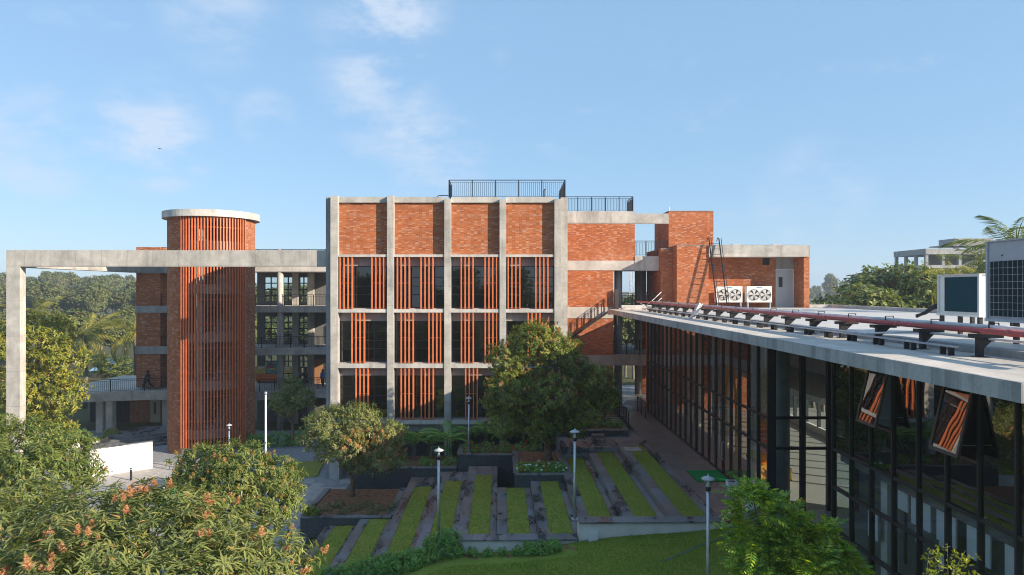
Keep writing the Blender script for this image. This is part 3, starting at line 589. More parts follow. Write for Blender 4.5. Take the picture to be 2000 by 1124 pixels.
for k in range(ns):
    p = FA + (FB - FA) * k / (ns - 1); c = dp(p, RD + .11)
    piece('slat', (c[0], c[1], 9.48), (0.085, 0.15, 17.9), 'slat_red', scr, p)
for z in (1.9, 5.66, 9.42, 13.2, 16.6):
    m = MB(); arc_prism(m, R(-88), R(88), 0.3, RD - .3, z - .2, z, 20); part('landing', m, 'concrete', tw)
    m = MB(); arc_prism(m, R(-75), R(75), RD - .5, RD - .3, z - .75, z + .0, 20); part('landing_beam', m, 'concrete', tw)
part('core_column', MB().lathe((CX - .15, CY - 1.9, -.05), [(.3, 0), (.3, 18.4)], 20), 'concrete_pale', tw, True)
for fl in range(5):
    zb = 0.02 + 3.76 * fl
    for sx, z0, z1 in ((-1, zb, zb + 1.88), (1, zb + 1.88, zb + 3.76)):
        if z1 > 17: continue
        for k in range(10):
            t = k / 10; yy = CY + (2.2 - 2.6 * t if sx < 0 else -0.4 + 2.6 * t); zz = z0 + (z1 - z0) * (k + 1) / 10
            piece('step', (CX + sx * 1.35, yy, zz - .09), (2.0, 0.3, 0.18), 'concrete_grey', tw)
# ---------------------------------------------------------------- portal frame of raw concrete
pf = thing('concrete_portal', (-33.7, 46.7, 0), 'raw concrete portal frame of one tall pillar and long beams', 'frame')
XP0, XP1 = PX(10, 46.45), PX(36.5, 46.45); ZP0, ZP1 = PZ(521, 46.45), PZ(489, 46.45)
part('beam', MB().box(XP0, PX(637, 46.45), 46.55, 47.13, ZP0, ZP1), 'concrete_beam', pf)
part('pillar', MB().box(XP0, XP1, 46.552, 47.13, -0.05, ZP0 - .002), 'concrete_beam', pf)
part('side_beam', MB().box(XP0 - .1, XP0 + .82, 47.135, 62.0, ZP0 - .03, ZP1 - .05), 'concrete_beam', pf)
# ---------------------------------------------------------------- gallery building behind the tower
gb = thing('gallery_building', (-26, 64, 0), 'brick and concrete gallery building with open balconies behind the round tower', 'building')
def XG(p): return PX(p, 62.0)
def ZG(p): return PZ(p, 62.0)
GB = [(520, 534), (597.8, 611.2), (677, 691.8)]
zs = [ZG(483), ZG(520), ZG(534), ZG(597.8), ZG(611.2), ZG(677), ZG(691.8), 3.9]
for k in range(7):
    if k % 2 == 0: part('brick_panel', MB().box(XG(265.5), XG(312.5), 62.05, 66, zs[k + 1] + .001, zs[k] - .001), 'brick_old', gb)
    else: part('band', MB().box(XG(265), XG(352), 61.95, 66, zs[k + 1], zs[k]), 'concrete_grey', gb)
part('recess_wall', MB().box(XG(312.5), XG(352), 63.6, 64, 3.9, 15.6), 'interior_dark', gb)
for z in (11.3, 7.55, 3.95):
    wf = MB(); a, b = PX(315, 63.5), PX(327, 63.5)
    for x in (a, (a + b) / 2, b): wf.box(x - .05, x + .05, 63.45, 63.59, z, z + 2.6)
    for q in range(5): wf.box(a, b, 63.46, 63.58, z + q * .63, z + q * .63 + .07)
    wn = part('window', wf, 'frame', gb); piece('pane', ((a + b) / 2, 63.52, z + 1.3), (b - a - .1, .02, 2.5), 'glass_window', wn)
    railing(gb, [(XG(313), 62.2, z), (XG(330), 62.2, z)], 1.0, 1, .14)
part('recess_side', MB().box(XG(312.5) - .2, XG(312.5) - .01, 62.1, 63.5, 3.9, 15.6), 'brick_old', gb)
# walkway deck on columns left of the tower
part('deck', MB().prism([(-41, 58.7), (-38, 59.4), (-35.5, 60.3), (-32.8, 60.9), (-30.2, 61.2), (-30.2, 72), (-41, 72)], 3.62, 3.76), 'roof_concrete', gb)
edge = [(-41, 58.6), (-38, 59.3), (-35.5, 60.2), (-32.8, 60.8), (-30.2, 61.1)]
m = MB()
for a, b in zip(edge, edge[1:]): m.prism([(a[0], a[1]), (b[0], b[1]), (b[0], b[1] + .35), (a[0], a[1] + .35)], 2.95, 3.78)
part('deck_beam', m, 'concrete', gb); railing(gb, [(x, y + .15, 3.76) for x, y in edge], 1.08, 2.4, .16); railing(gb, [(-41, 71.8, 3.76), (-33, 71.8, 3.76)], 1.1, 2.2, .2)
for p, d in ((193.5, 61.0), (213, 60.6), (323, 61.8)): part('column', MB().box(PX(p, d) - .3, PX(p, d) + .3, d, d + .6, -.05, 2.96), 'concrete', gb)
part('ground_wall', MB().box(PX(253, 66), PX(322, 66), 66.05, 66.3, -.05, 3.6), 'brick_old', gb); part('dark_glazing', MB().box(-41, PX(253, 66), 66.3, 66.5, -.05, 3.6), 'dark_hole', gb)
for p in (190, 222, 238): part('glazing_bar', MB().box(PX(p, 66) - .05, PX(p, 66) + .05, 66.2, 66.29, -.05, 3.6), 'frame', gb)
d2 = part('door', MB().box(PX(292.5, 66), PX(313, 66), 65.98, 66.04, -.03, 2.45), 'door_beige', gb); part('vision_panel', MB().box(PX(300.5, 66), PX(305, 66), 65.96, 66.0, .75, 1.95), 'frame', d2)
fr = MB(); fr.box(PX(291, 66), PX(292.4, 66), 65.95, 66.04, -.03, 2.52); fr.box(PX(313.1, 66), PX(314.5, 66), 65.95, 66.04, -.03, 2.52); fr.box(PX(292.4, 66), PX(313.1, 66), 65.95, 66.04, 2.455, 2.52); part('frame', fr, 'wood_frame', d2)
# balconies between tower and classroom building
GX0, GX1 = XG(470), XG(668)
FLOORS = (15.05, 11.3, 7.52, 3.76)
part('roof_slab', MB().box(GX0, GX1, 62.0, 66.6, 14.43, 14.98), 'concrete_pale', gb); part('parapet', MB().box(GX0, GX1, 62.02, 62.3, 14.985, 15.5), 'concrete', gb)
part('balcony_slab', MB().box(GX0, GX1, 62.0, 66.6, 10.72, 11.3), 'concrete', gb)
for z, dd, dp_ in ((7.52, 1.2, .62), (3.76, 1.9, .8)):
    pts = [(GX0, 62 - dd), (GX0 + 2.2, 62 - dd * .75), (GX0 + 4.6, 62 - dd * .3), (GX0 + 7, 62 - dd * .02), (GX1, 61.98)]
    m = MB(); m.prism(pts + [(GX1, 66.6), (GX0, 66.6)], z - dp_, z); part('balcony_slab', m, 'concrete', gb)
    railing(gb, [(x, y + .12, z) for x, y in pts], 1.02, 1.5, .14)
railing(gb, [(GX0, 62.15, 11.3), (GX1, 62.15, 11.3)], 1.02, 1.4, .14); railing(gb, [(GX0, 62.15, 15.5), (GX1, 62.15, 15.5)], 0.95, 1.6, .14); railing(gb, [(XG(312), 62.3, 16.0), (XG(330), 62.3, 16.0)], .65, 1, .14)
part('column', MB().lathe((PX(547.3, 62.3), 62.35, -.05), [(.275, 0), (.275, 16.5)], 20), 'concrete', gb, True)
for p in (577, 607): part('rear_column', MB().box(PX(p, 65.4) - .28, PX(p, 65.4) + .28, 65.3, 65.7, -.05, 14.43), 'concrete', gb)
WG = [(516.7, 541.5), (553, 572), (585, 601)]
for z in FLOORS[1:]:
    xs = [GX0] + [PX(q, 66) for w in WG for q in w] + [GX1]
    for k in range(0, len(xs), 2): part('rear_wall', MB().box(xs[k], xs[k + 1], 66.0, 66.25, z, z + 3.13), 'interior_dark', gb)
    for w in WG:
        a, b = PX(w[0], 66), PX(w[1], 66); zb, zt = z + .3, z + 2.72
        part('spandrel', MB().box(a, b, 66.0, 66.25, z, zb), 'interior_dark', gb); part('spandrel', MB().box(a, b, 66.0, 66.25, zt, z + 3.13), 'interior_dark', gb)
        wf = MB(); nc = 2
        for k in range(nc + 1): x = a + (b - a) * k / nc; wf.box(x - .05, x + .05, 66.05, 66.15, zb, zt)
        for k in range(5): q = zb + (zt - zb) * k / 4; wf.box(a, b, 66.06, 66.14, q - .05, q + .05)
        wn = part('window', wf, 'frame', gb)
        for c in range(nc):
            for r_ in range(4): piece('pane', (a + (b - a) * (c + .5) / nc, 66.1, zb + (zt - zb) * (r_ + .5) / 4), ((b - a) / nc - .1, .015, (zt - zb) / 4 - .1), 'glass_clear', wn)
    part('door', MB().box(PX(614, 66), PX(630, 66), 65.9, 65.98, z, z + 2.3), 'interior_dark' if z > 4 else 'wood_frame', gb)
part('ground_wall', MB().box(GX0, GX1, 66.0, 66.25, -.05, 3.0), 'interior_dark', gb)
# notice boards on the first floor balcony
def flat_board(name, lab, cat, p0, p1, y0, y1, d, mats):
    t = thing(name, (PX((p0 + p1) / 2, d), d, PZ(y1, d)), lab, cat)
    part('panel', MB().box(PX(p0, d), PX(p1, d), d, d + .05, PZ(y1, d), PZ(y0, d)), mats[0], t)
    w, h = p1 - p0, y1 - y0; rq = random.Random(int(p0))
    for k, mt in enumerate(mats[1:]):
        a, b, c, e = rq.uniform(.08, .3), rq.uniform(.6, .92), .08 + .8 * k / len(mats), .08 + .8 * (k + .8) / len(mats)
        part('print', MB().box(PX(p0 + a * w, d), PX(p0 + b * w, d), d - .012, d - .002, PZ(y0 + e * h, d), PZ(y0 + c * h, d)), mt, t)
    return t
flat_board('notice_board', 'yellow notice board pinned with papers on the gallery balcony', 'board', 500, 518.5, 715.5, 730, 62.6, ['poster_yellow', 'board_white', 'offwhite', 'poster_yellow'])
flat_board('poster', 'teal and red printed poster panel on the gallery balcony', 'poster', 520, 540.5, 706.5, 730, 62.55, ['poster_teal', 'poster_red', 'cloth_grey', 'poster_red', 'poster_yellow'])
flat_board('notice_board', 'small white and yellow notice board right of the balcony column', 'board', 554, 571, 716, 729, 62.6, ['poster_yellow', 'board_white', 'board_white'])
flat_board('parapet_screen', 'orange solid screen below the balcony notice boards', 'screen', 500, 541, 731, 745, 61.3, ['slat_orange', 'slat_red'])
# white garden wall and curved steps near the tower
gw = thing('garden_wall', (-27, 47.5, 0), 'free standing white garden wall in the plaza near the tower', 'wall')
a, b = Vector((PX(298, 48.7), 48.7)), Vector((PX(176, 46.2), 46.2)); dv = (a - b).normalized(); nv = Vector((-dv.y, dv.x)) * .22
part('wall_face', MB().prism([b, a, a + nv, b + nv], -.05, 1.93), 'white_paint', gw); part('cap', MB().prism([b - dv * .02 - nv * .1, a + dv * .02 - nv * .1, a + dv * .02 + nv * 1.1, b - dv * .02 + nv * 1.1], 1.932, 1.98), 'stone_grey', gw)
st = thing('curved_steps', (-29.5, 58, 0), 'low curved dark stone steps between white wall and tower', 'steps')
for k in range(4):
    r0 = 6.4 - k * .7; m = MB(); c0 = (-33.0, 61.0); nn = 20
    pts = [(c0[0] + r0 * math.cos(t), c0[1] + r0 * math.sin(t)) for t in [R(-100) + R(110) * q / nn for q in range(nn + 1)]] + [c0]
    m.prism(pts, -.04 + .001 * k, .14 * (k + 1)); part('step', m, 'stone_grey', st)
kb = thing('kerb_planter', (-34, 57, 0), 'pale low kerb around planting beside the curved steps', 'kerb')
part('kerb_side', MB().bar((-36.4, 54.6, .15), (-32.2, 57.4, .15), .3, .34), 'offwhite', kb); part('planting_bed', MB().prism([(-38, 55.5), (-36.3, 54.9), (-32.6, 57.6), (-34, 60)], -.03, .18), 'grass', kb)
# ---------------------------------------------------------------- glazed pavilion
gp = thing('glass_pavilion', W(15, 32, 3.7), 'long glass walled pavilion under a thin flat concrete roof', 'building')
UG = 11.0; ZS = 10.96
part('roof_slab', MB(W).prism([(8.3, 10.9), (26, 10.9), (26, 62), (11.2, 62), (11.2, 52.4), (8.3, 52.4)], ZS + .03, 11.28), 'roof_concrete', gp)
m = MB(W); m.box(8.22, 8.297, 10.82, 52.4, ZS, 11.285); part('fascia', m, 'fascia', gp); m = MB(W); m.box(8.3, 26, 10.82, 10.897, ZS, 11.285); part('fascia', m, 'roof_concrete', gp)
part('roof_upstand', MB(W).box(11.0, 11.35, 11.3, 51.5, 11.282, 11.45), 'concrete_grey', gp); part('raised_roof', MB(W).box(11.352, 25.6, 11.3, 52.2, 11.282, 11.40), 'tile_white', gp)
part('parapet', MB(W).box(24.0, 26, 53, 53.3, 11.282, 11.62), 'concrete_pale', gp); part('parapet', MB(W).box(25.62, 26, 11, 52.99, 11.282, 11.62), 'concrete_pale', gp)
part('roof_kerb', MB(W).box(9.2, 11.6, 51.9, 52.3, 11.282, 11.6), 'concrete_pale', gp)
part('floor', MB(W).box(UG + .05, 24, 11.5, 52.3, 3.3, 3.69), 'interior_floor', gp)
DN = [28.0 + 1.15 * k for k in range(21)]; DNEAR = [22.55 - 1.15 * k for k in range(10)]
rowsF = [3.72, 6.25, 7.5, 10.66, ZS]; rowsN = [3.2, 4.85, 6.25, 7.5, 10.66, ZS]
def wbar(m, u0, u1, d0, d1, z0, z1): m.box(u0, u1, d0, d1, z0, z1)
def wpane(name, dc, zc, w, h, mat, par, rx=0): return piece(name, W(UG, dc, zc), (0.014, w, h), mat, par, WA)
for d in DN:
    t = .06 if d not in (DN[0],) else .13
    m = MB(W); m.box(UG - .07, UG + .09, d - t / 2, d + t / 2, 3.7, ZS); part('mullion', m, 'frame', gp)
for z in rowsF[1:-1]:
    m = MB(W); m.box(UG - .055, UG + .08, DN[0], DN[-1], z - .045, z + .045); part('transom', m, 'frame_brown' if z > 8 else 'frame', gp)
m = MB(W); m.box(UG - .05, UG + .08, DN[0], DN[-1], 3.66, 3.74); part('transom', m, 'frame', gp)
for k in range(20):
    for r_ in range(4):
        a, b = rowsF[r_] + .045, rowsF[r_ + 1] - .045
        if r_ == 0 and k in (4, 5):      # the entrance doors
            dr = part('door', MB(W).box(UG - .045, UG + .05, DN[k] + .04, DN[k] + .13, 3.75, a + 2.4).box(UG - .045, UG + .05, DN[k + 1] - .13, DN[k + 1] - .04, 3.75, a + 2.4), 'frame', gp)
            part('handle', MB(W).tube([(UG - .05, DN[5] + (.2 if k == 5 else -.2), 4.4), (UG - .13, DN[5] + (.2 if k == 5 else -.2), 4.45), (UG - .13, DN[5] + (.2 if k == 5 else -.2), 5.25), (UG - .05, DN[5] + (.2 if k == 5 else -.2), 5.3)], .018, 8), 'steel', dr)
            wpane('pane', (DN[k] + DN[k + 1]) / 2, (a + b) / 2, .86, b - a, 'glass_wing', dr); continue
        wpane('pane', (DN[k] + DN[k + 1]) / 2, (a + b) / 2, 1.085, b - a, 'glass_wing', gp)
for d in DNEAR:
    m = MB(W); m.box(UG - .07, UG + .09, d - .03, d + .03, 3.0, ZS); part('mullion', m, 'frame', gp)
for z in rowsN[1:-1]:
    m = MB(W); m.box(UG - .055, UG + .08, DNEAR[-1], DNEAR[0], z - .045, z + .045); part('transom', m, 'frame_brown' if z > 8 else 'frame', gp)
part('plinth_wall', MB(W).box(UG - .06, UG + .1, DNEAR[-1], DNEAR[0] + .03, 2.2, 3.2), 'granite', gp)
AWN = {2: 8.78, 5: 8.78}
for k in range(9):
    dc = (DNEAR[k] + DNEAR[k + 1]) / 2
    for r_ in range(5):
        a, b = rowsN[r_] + .045, rowsN[r_ + 1] - .045
        mt = 'glass_dark' if r_ >= 3 else 'glass_low'
        if r_ == 3 and k in AWN:
            zs_ = AWN[k]; wpane('pane', dc, (a + zs_) / 2, 1.085, zs_ - a - .06, mt, gp)
            m = MB(W); m.box(UG - .055, UG + .08, DNEAR[k + 1], DNEAR[k], zs_ - .04, zs_ + .04); part('transom', m, 'frame_brown', gp)
            # open top-hung casement
            t = 0.23; zt, Lh = 10.56, 1.74; cs, sn = math.cos(t), math.sin(t)
            def ca(u, d, h): return W(UG - .06 - h * sn - u * cs, d, zt - h * cs + u * sn)
            m = MB(); d0, d1 = DNEAR[k + 1] + .05, DNEAR[k] - .05
            for (h0, h1, e0, e1) in ((0, .07, d0, d1), (Lh - .08, Lh, d0, d1), (.07, Lh - .08, d0, d0 + .07), (.07, Lh - .08, d1 - .07, d1)):
                bb = m.addv([ca(u, e, h) for u in (0, .06) for e in (e0, e1) for h in (h0, h1)])
                for q in ((0, 1, 3, 2), (4, 6, 7, 5), (0, 4, 5, 1), (2, 3, 7, 6), (0, 2, 6, 4), (1, 5, 7, 3)): m.face([bb + i for i in q])
            cm = part('casement', m, 'frame_brown', gp)
            m = MB(); bb = m.addv([ca(u, e, h) for u in (.02, .035) for e in (d0 + .07, d1 - .07) for h in (.07, Lh - .08)])
            for q in ((0, 1, 3, 2), (4, 6, 7, 5), (0, 4, 5, 1), (2, 3, 7, 6), (0, 2, 6, 4), (1, 5, 7, 3)): m.face([bb + i for i in q])
            part('pane', m, 'glass_dark', cm)
            part('stay', MB().bar(ca(0, d0 + .1, Lh - .3), W(UG, d0 + .1, 9.15), .02), 'steel', cm)
            continue
        wpane('pane', dc, (a + b) / 2, 1.085, b - a, mt, gp)
# recessed front of the lobby between the two glass runs
m = MB(W); m.box(11.07, 11.28, 27.94, 28.14, 3.7, ZS); part('corner_post', m, 'frame', gp)
US = [11.28, 12.4, 13.5, 14.6]
for u in US[1:]:
    m = MB(W); m.box(u - .1, u + .1, 27.94, 28.12, 3.7, ZS); part('mullion', m, 'frame', gp)
for z in (6.25, 7.5):
    m = MB(W); m.box(11.28, 14.6, 27.95, 28.1, z - .05, z + .05); part('transom', m, 'frame', gp)
for k in range(3):
    for a, b in ((3.72, 6.2), (6.3, 7.45), (7.55, ZS)): piece('pane', W((US[k] + US[k + 1]) / 2, 28.03, (a + b) / 2), (US[k + 1] - US[k] - .2, .014, b - a), 'glass_clear', gp, WA)
for u in (UG + .03, 12.2, 13.4, 14.6):
    m = MB(W); m.box(u - .04, u + .04, 22.52, 22.6, 3.2, ZS); part('mullion', m, 'frame', gp)
for k, (a, b) in enumerate(((UG + .07, 12.16), (12.24, 13.36), (13.44, 14.56))):
    for z0, z1 in ((3.7, 6.2), (6.3, 7.45), (7.55, ZS)): piece('pane', W((a + b) / 2, 22.56, (z0 + z1) / 2), (b - a, .014, z1 - z0), 'glass_clear', gp, WA)
part('notch_floor', MB(W).box(UG + .1, 14.7, 22.65, 27.9, 3.3, 3.68), 'walk_stone', gp); part('notch_wall', MB(W).box(14.7, 14.9, 22.56, 28.1, 3.3, ZS), 'interior_dark', gp)
# inside
for u, d, rr_ in ((11.95, 29.0, .32), (13.2, 34.6, .26), (13.2, 40.2, .26), (13.2, 45.8, .26)):
    part('column', MB().lathe(W(u, d, 3.69), [(rr_, 0), (rr_, 7.25)], 24), 'concrete_grey' if d < 30 else 'interior_wall', gp, True)
part('inner_wall', MB(W).box(20, 20.2, 28.3, 52, 7.0, ZS), 'interior_wall', gp); part('inner_wall', MB(W).box(20, 20.2, 28.3, 52, 3.69, 4.1), 'interior_wall', gp)  # opening band shaped so sun reaches the lobby floor but not the walkway
for k in range(14): d = 29 + 1.75 * k; part('inner_mullion', MB(W).box(20.0, 20.21, d - .06, d + .06, 4.1, 7.0), 'frame', gp)
for d in (31.6, 37.3, 43.1, 48.2): part('column', MB().lathe(W(11.75, d, 3.69), [(.2, 0), (.2, 7.25)], 20), 'white_paint', gp, True)
part('end_wall', MB(W).box(UG + .1, 20, 51.9, 52.2, 3.69, ZS), 'brick_old', gp); part('mezzanine', MB(W).box(15.5, 20, 33, 51.8, 7.2, 7.5), 'interior_wall', gp)
part('office_slab', MB(W).box(UG + .15, 22, 11.5, 22.4, 7.15, 7.48), 'interior_dark', gp); part('office_wall', MB(W).box(16, 16.2, 11.5, 22.4, 3.69, ZS), 'interior_dark', gp)
part('office_end', MB(W).box(14.9, 16, 22.3, 22.5, 3.3, ZS), 'interior_dark', gp)
part('office_column', MB(W).box(11.5, 11.85, 20.3, 20.65, 3.2, 7.1), 'interior_wall', gp); part('office_column', MB(W).box(11.5, 11.85, 13.4, 13.75, 3.2, 7.1), 'interior_wall', gp)
for d in (36.5, 38.3):
    b_ = thing('brace_prop', W(12.9, d, 3.69), 'yellow steel V prop standing inside the glass lobby', 'prop', 'yellow props inside the lobby')
    part('leg', MB().bar(W(12.6, d, 6.4), W(12.6, d + .5, 8.6), .1), 'yellow', b_); part('leg', MB().bar(W(12.6, d, 6.4), W(12.6, d - .5, 8.6), .1), 'yellow', b_); part('post', MB().bar(W(12.6, d, 3.69), W(12.6, d, 6.4), .12), 'yellow', b_)
bn = thing('banner', W(12.4, 32.0, 3.7), 'orange and yellow dotted banner standing inside the glass lobby', 'banner')
part('cloth', MB(W).box(12.2, 12.9, 32.0, 32.04, 4.6, 7.0), 'orange_print', bn); part('base', MB(W).box(12.15, 12.95, 31.85, 32.2, 3.69, 4.59), 'yellow', bn)
for (x, z) in ((12.35, 6.6), (12.7, 6.3), (12.5, 5.9), (12.4, 5.5), (12.75, 5.3), (12.6, 4.9)): part('dot', MB().lathe(W(x, 31.995, z), [(.001, -.09), (.05, -.07), (.09, 0), (.05, .07), (.001, .09)], 10), 'poster_yellow', bn)
for k, (u, d) in enumerate(((13.6, 32.6),)):
    s_ = thing('stool', W(u, d, 3.69), 'round yellow stool inside the glass lobby', 'stool'); part('seat', MB().lathe(W(u, d, 3.69), [(.28, .0), (.3, .05), (.3, .5), (.27, .56), (.0, .57)], 20), 'yellow', s_, True)
    part('base_ring', MB().lathe(W(u, d, 3.685), [(.31, 0), (.31, .04)], 20), 'frame', s_)
ch = thing('lounge_chair', W(12.7, 33.4, 3.69), 'dark round lounge chair inside the glass lobby', 'chair')
part('seat_shell', MB().lathe(W(12.7, 33.4, 4.05), [(.1, 0), (.45, .1), (.62, .35), (.66, .6), (.6, .58), (.5, .3), (.05, .16)], 20), 'frame_brown', ch, True)
for k in range(3): part('leg', MB().bar(W(12.7, 33.4, 4.1), W(12.7 + .4 * math.cos(k * 2.1), 33.4 + .4 * math.sin(k * 2.1), 3.69), .04), 'steel', ch)
# white boards and papers behind the lower panes
WBD = [(19.55, 18.95, 6.55, 7.2), (18.8, 17.95, 6.35, 7.1), (17.7, 16.95, 6.3, 7.25), (16.55, 15.75, 6.3, 7.25), (15.3, 14.0, 6.3, 7.2), (21.0, 20.45, 5.2, 6.0), (18.6, 18.3, 5.9, 6.3), (17.6, 17.35, 5.6, 6.28)]
for k, (d1, d0, z0, z1) in enumerate(WBD):
    t = thing('white_board', W(11.35, (d0 + d1) / 2, z0), 'plain white board hung behind the lower panes of the near glass wall', 'board', 'white boards behind the near glass wall')
    part('sheet', MB(W).box(11.3, 11.33, d0, d1, z0, z1), 'board_white', t); part('backing', MB(W).box(11.333, 11.36, d0 + .02, d1 - .02, z0 + .02, z1 - .02), 'interior_wall', t)
part('office_front', MB(W).box(UG + .15, 22, 11.4, 11.55, 3.0, ZS), 'interior_dark', gp)
# ---------------------------------------------------------------- pipes and machines on the flat roof
rpz = 11.285
pr = thing('fire_pipe', W(10.5, 30, rpz), 'long dull red pipe on black stands along the flat roof', 'pipe')
part('pipe', MB(W).tube([(10.5, 12.0, 11.86), (10.5, 30, 11.86), (10.5, 47.5, 11.86)], .064, 12), 'pipe_red', pr, True)
part('pipe', MB(W).tube([(10.5, 47.502, 11.86), (10.5, 48.3, 11.86), (10.35, 48.6, 11.9), (10.1, 50.5, 11.9)], .065, 10), 'pipe_red', pr, True)
SD = [13.0 + 2.02 * k for k in range(18)]
for k in range(8): part('coupling', MB(W).tube([(10.5, 14.0 + 4.0 * k, 11.86), (10.5, 14.14 + 4.0 * k, 11.86)], .075, 12), 'pipe_red', pr, True)
for d in SD:
    m = MB(W); m.box(10.47, 10.59, d - .06, d + .06, rpz + .012, 11.70); m.box(10.36, 10.62, d - .13, d + .13, 11.70, 11.785); m.box(10.4, 10.66, d - .13, d + .13, rpz, rpz + .012)
    b = m.addv([(10.59, d - .03, 11.45), (10.59, d + .03, 11.45), (10.59, d + .03, 11.70), (10.59, d - .03, 11.70), (10.86, d - .03, 11.70), (10.86, d + .03, 11.70)])
    for q in ((0, 4, 3), (1, 2, 5), (0, 1, 5, 4), (3, 4, 5, 2)): m.face([b + i for i in q])
    m.box(10.6, 11.0, d - .1, d + .1, 11.70, 11.78); part('stand', m, 'black_metal', pr)
pw = thing('water_pipe', W(10.85, 30, rpz), 'pale grey pipe running behind the red pipe on the flat roof', 'pipe')
part('pipe', MB(W).tube([(10.85, 12.0, 11.93), (10.85, 48.8, 11.93)], .05, 10), 'pipe_white', pw, True)
part('pipe', MB(W).tube([(10.85, 48.8, 11.93), (10.9, 49.2, 11.98), (11.9, 50.6, 12.6)], .03, 8), 'pipe_white', pw, True)
for d in SD: part('clip', MB(W).tube([(10.74, d, 11.782), (10.74, d, 12.02), (10.96, d, 12.02), (10.96, d, 11.782)], .016, 6), 'black_metal', pw)
ct = thing('cable_tray', W(10.15, 30, rpz), 'low narrow cable tray on short black legs along the flat roof', 'tray')
part('tray', MB(W).box(10.05, 10.2, 15.2, 48, 11.47, 11.50), 'steel', ct)
for k in range(23):
    for dd in (-.14, .14): piece('leg', W(10.125, 15.5 + 1.4 * k + dd, (rpz + 11.47) / 2), (.13, .04, 11.47 - rpz), 'black_metal', ct, WA)
pp = thing('bent_pipe', W(10.3, 16, rpz), 'thin bent pale pipe crossing the flat roof near the large cooling unit', 'pipe')
part('pipe', MB(W).tube([(10.2, 24, 11.53), (10.25, 19.2, 11.53), (10.7, 17.6, 11.68), (10.75, 12.0, 11.68)], .028, 8), 'pipe_white', pp, True); part('elbow', MB(W).tube([(10.22, 19.5, 11.53), (10.26, 19.1, 11.53)], .036, 8), 'pipe_white', pp)
pn = thing('steel_plate', W(10.0, 35.5, rpz), 'grey channel plate leaning on the red pipe', 'plate')
part('sheet', MB().bar(W(9.92, 35.4, rpz), W(10.37, 35.5, 12.05), .5, .05), 'galvanised', pn); part('flange', MB().bar(W(9.86, 35.16, rpz + .01), W(10.31, 35.26, 12.06), .04, .12), 'galvanised', pn)
cl = thing('debris', W(10.6, 47.5, rpz), 'tangle of thin pipes and rods at the far end of the red pipe', 'debris')
rq = random.Random(5)
for k in range(8):
    a = W(10.2 + rq.uniform(-.5, .8), 47.2 + rq.uniform(-.6, .8), rpz + rq.uniform(0.02, .4)); part('rod', MB().bar(a, a + Vector((rq.uniform(-.9, .9), rq.uniform(-.5, .5), rq.uniform(.05, .65))), .035), rq.choice(['pipe_white', 'gold', 'steel']), cl)
# twin-fan condensers beside the roof door
for k, (p0, p1) in enumerate(((1399, 1450), (1459, 1507.5))):
    d = 53.7; x0, x1 = PX(p0, d), PX(p1, d); z0, z1 = PZ(591, d), PZ(559.5, d)
    t = thing('condenser', ((x0 + x1) / 2, d, 11.3), 'white twin fan condenser ' + ('partly behind the leaning ladder' if k == 0 else 'next to the grey roof door'), 'condenser')
    part('casing', MB().box(x0, x1, d, d + .5, z0, z1), 'ac_white', t)
    part('side_panel', MB().box(x0 - .003, x0 - .03, d + .02, d + .48, z0 + .02, z1 - .02), 'offwhite', t)
    for q in range(2):
        cx = x0 + (x1 - x0) * (.28 + .46 * q); cz = (z0 + z1) / 2 - .04; r_ = .42
        m = MB(); n = 28
        for a, b, y0, y1 in ((r_ + .05, r_ - .0, d - .03, d - .002),):
            ring = m.addv([(cx + rr * math.cos(2 * PI * j / n), yy, cz + rr * math.sin(2 * PI * j / n)) for rr, yy in ((a, y1), (a, y0), (b, y0), (b, y1)) for j in range(n)])
            for l in range(3):
                for j in range(n): m.face([ring + l * n + j, ring + l * n + (j + 1) % n, ring + (l + 1) * n + (j + 1) % n, ring + (l + 1) * n + j])
        f_ = part('fan', m, 'ac_grey', t)
        m = MB(); i0 = m.addv([(cx + r_ * math.cos(2 * PI * j / n), d - .004, cz + r_ * math.sin(2 * PI * j / n)) for j in range(n)]); m.face([i0 + n - 1 - j for j in range(n)]); part('opening', m, 'dark_hole', f_)
        for j in range(5):
            a0 = 2 * PI * j / 5 + .3 * q
            m = MB(); i0 = m.addv([(cx + rr * math.cos(a0 + aa), d - .008 - yy, cz + rr * math.sin(a0 + aa)) for rr, aa, yy in ((.06, -.3, 0), (.39, -.1, .0), (.405, .32, .015), (.39, .72, .02), (.06, .6, .012))]); m.face([i0, i0 + 4, i0 + 3, i0 + 2, i0 + 1]); part('blade', m, 'fan_grey', f_)
        m = MB()
        i0 = m.addv([(cx + .07 * math.cos(2 * PI * j / 12), yy, cz + .07 * math.sin(2 * PI * j / 12)) for yy in (d - .006, d - .03) for j in range(12)])
        for j in range(12): m.face([i0 + j, i0 + (j + 1) % 12, i0 + 12 + (j + 1) % 12, i0 + 12 + j])
        m.face([i0 + 12 + j for j in range(12)]); part('hub', m, 'ac_grey', f_)
    part('nameplate', MB().box((x0 + x1) / 2 - .22, (x0 + x1) / 2 + .2, d - .006, d - .002, z1 - .12, z1 - .06), 'board_blue', t)
    for x in (x0 + .1, x1 - .1): part('leg', MB().box(x - .05, x + .05, d + .05, d + .45, 11.28, z0 - .001), 'steel', t)
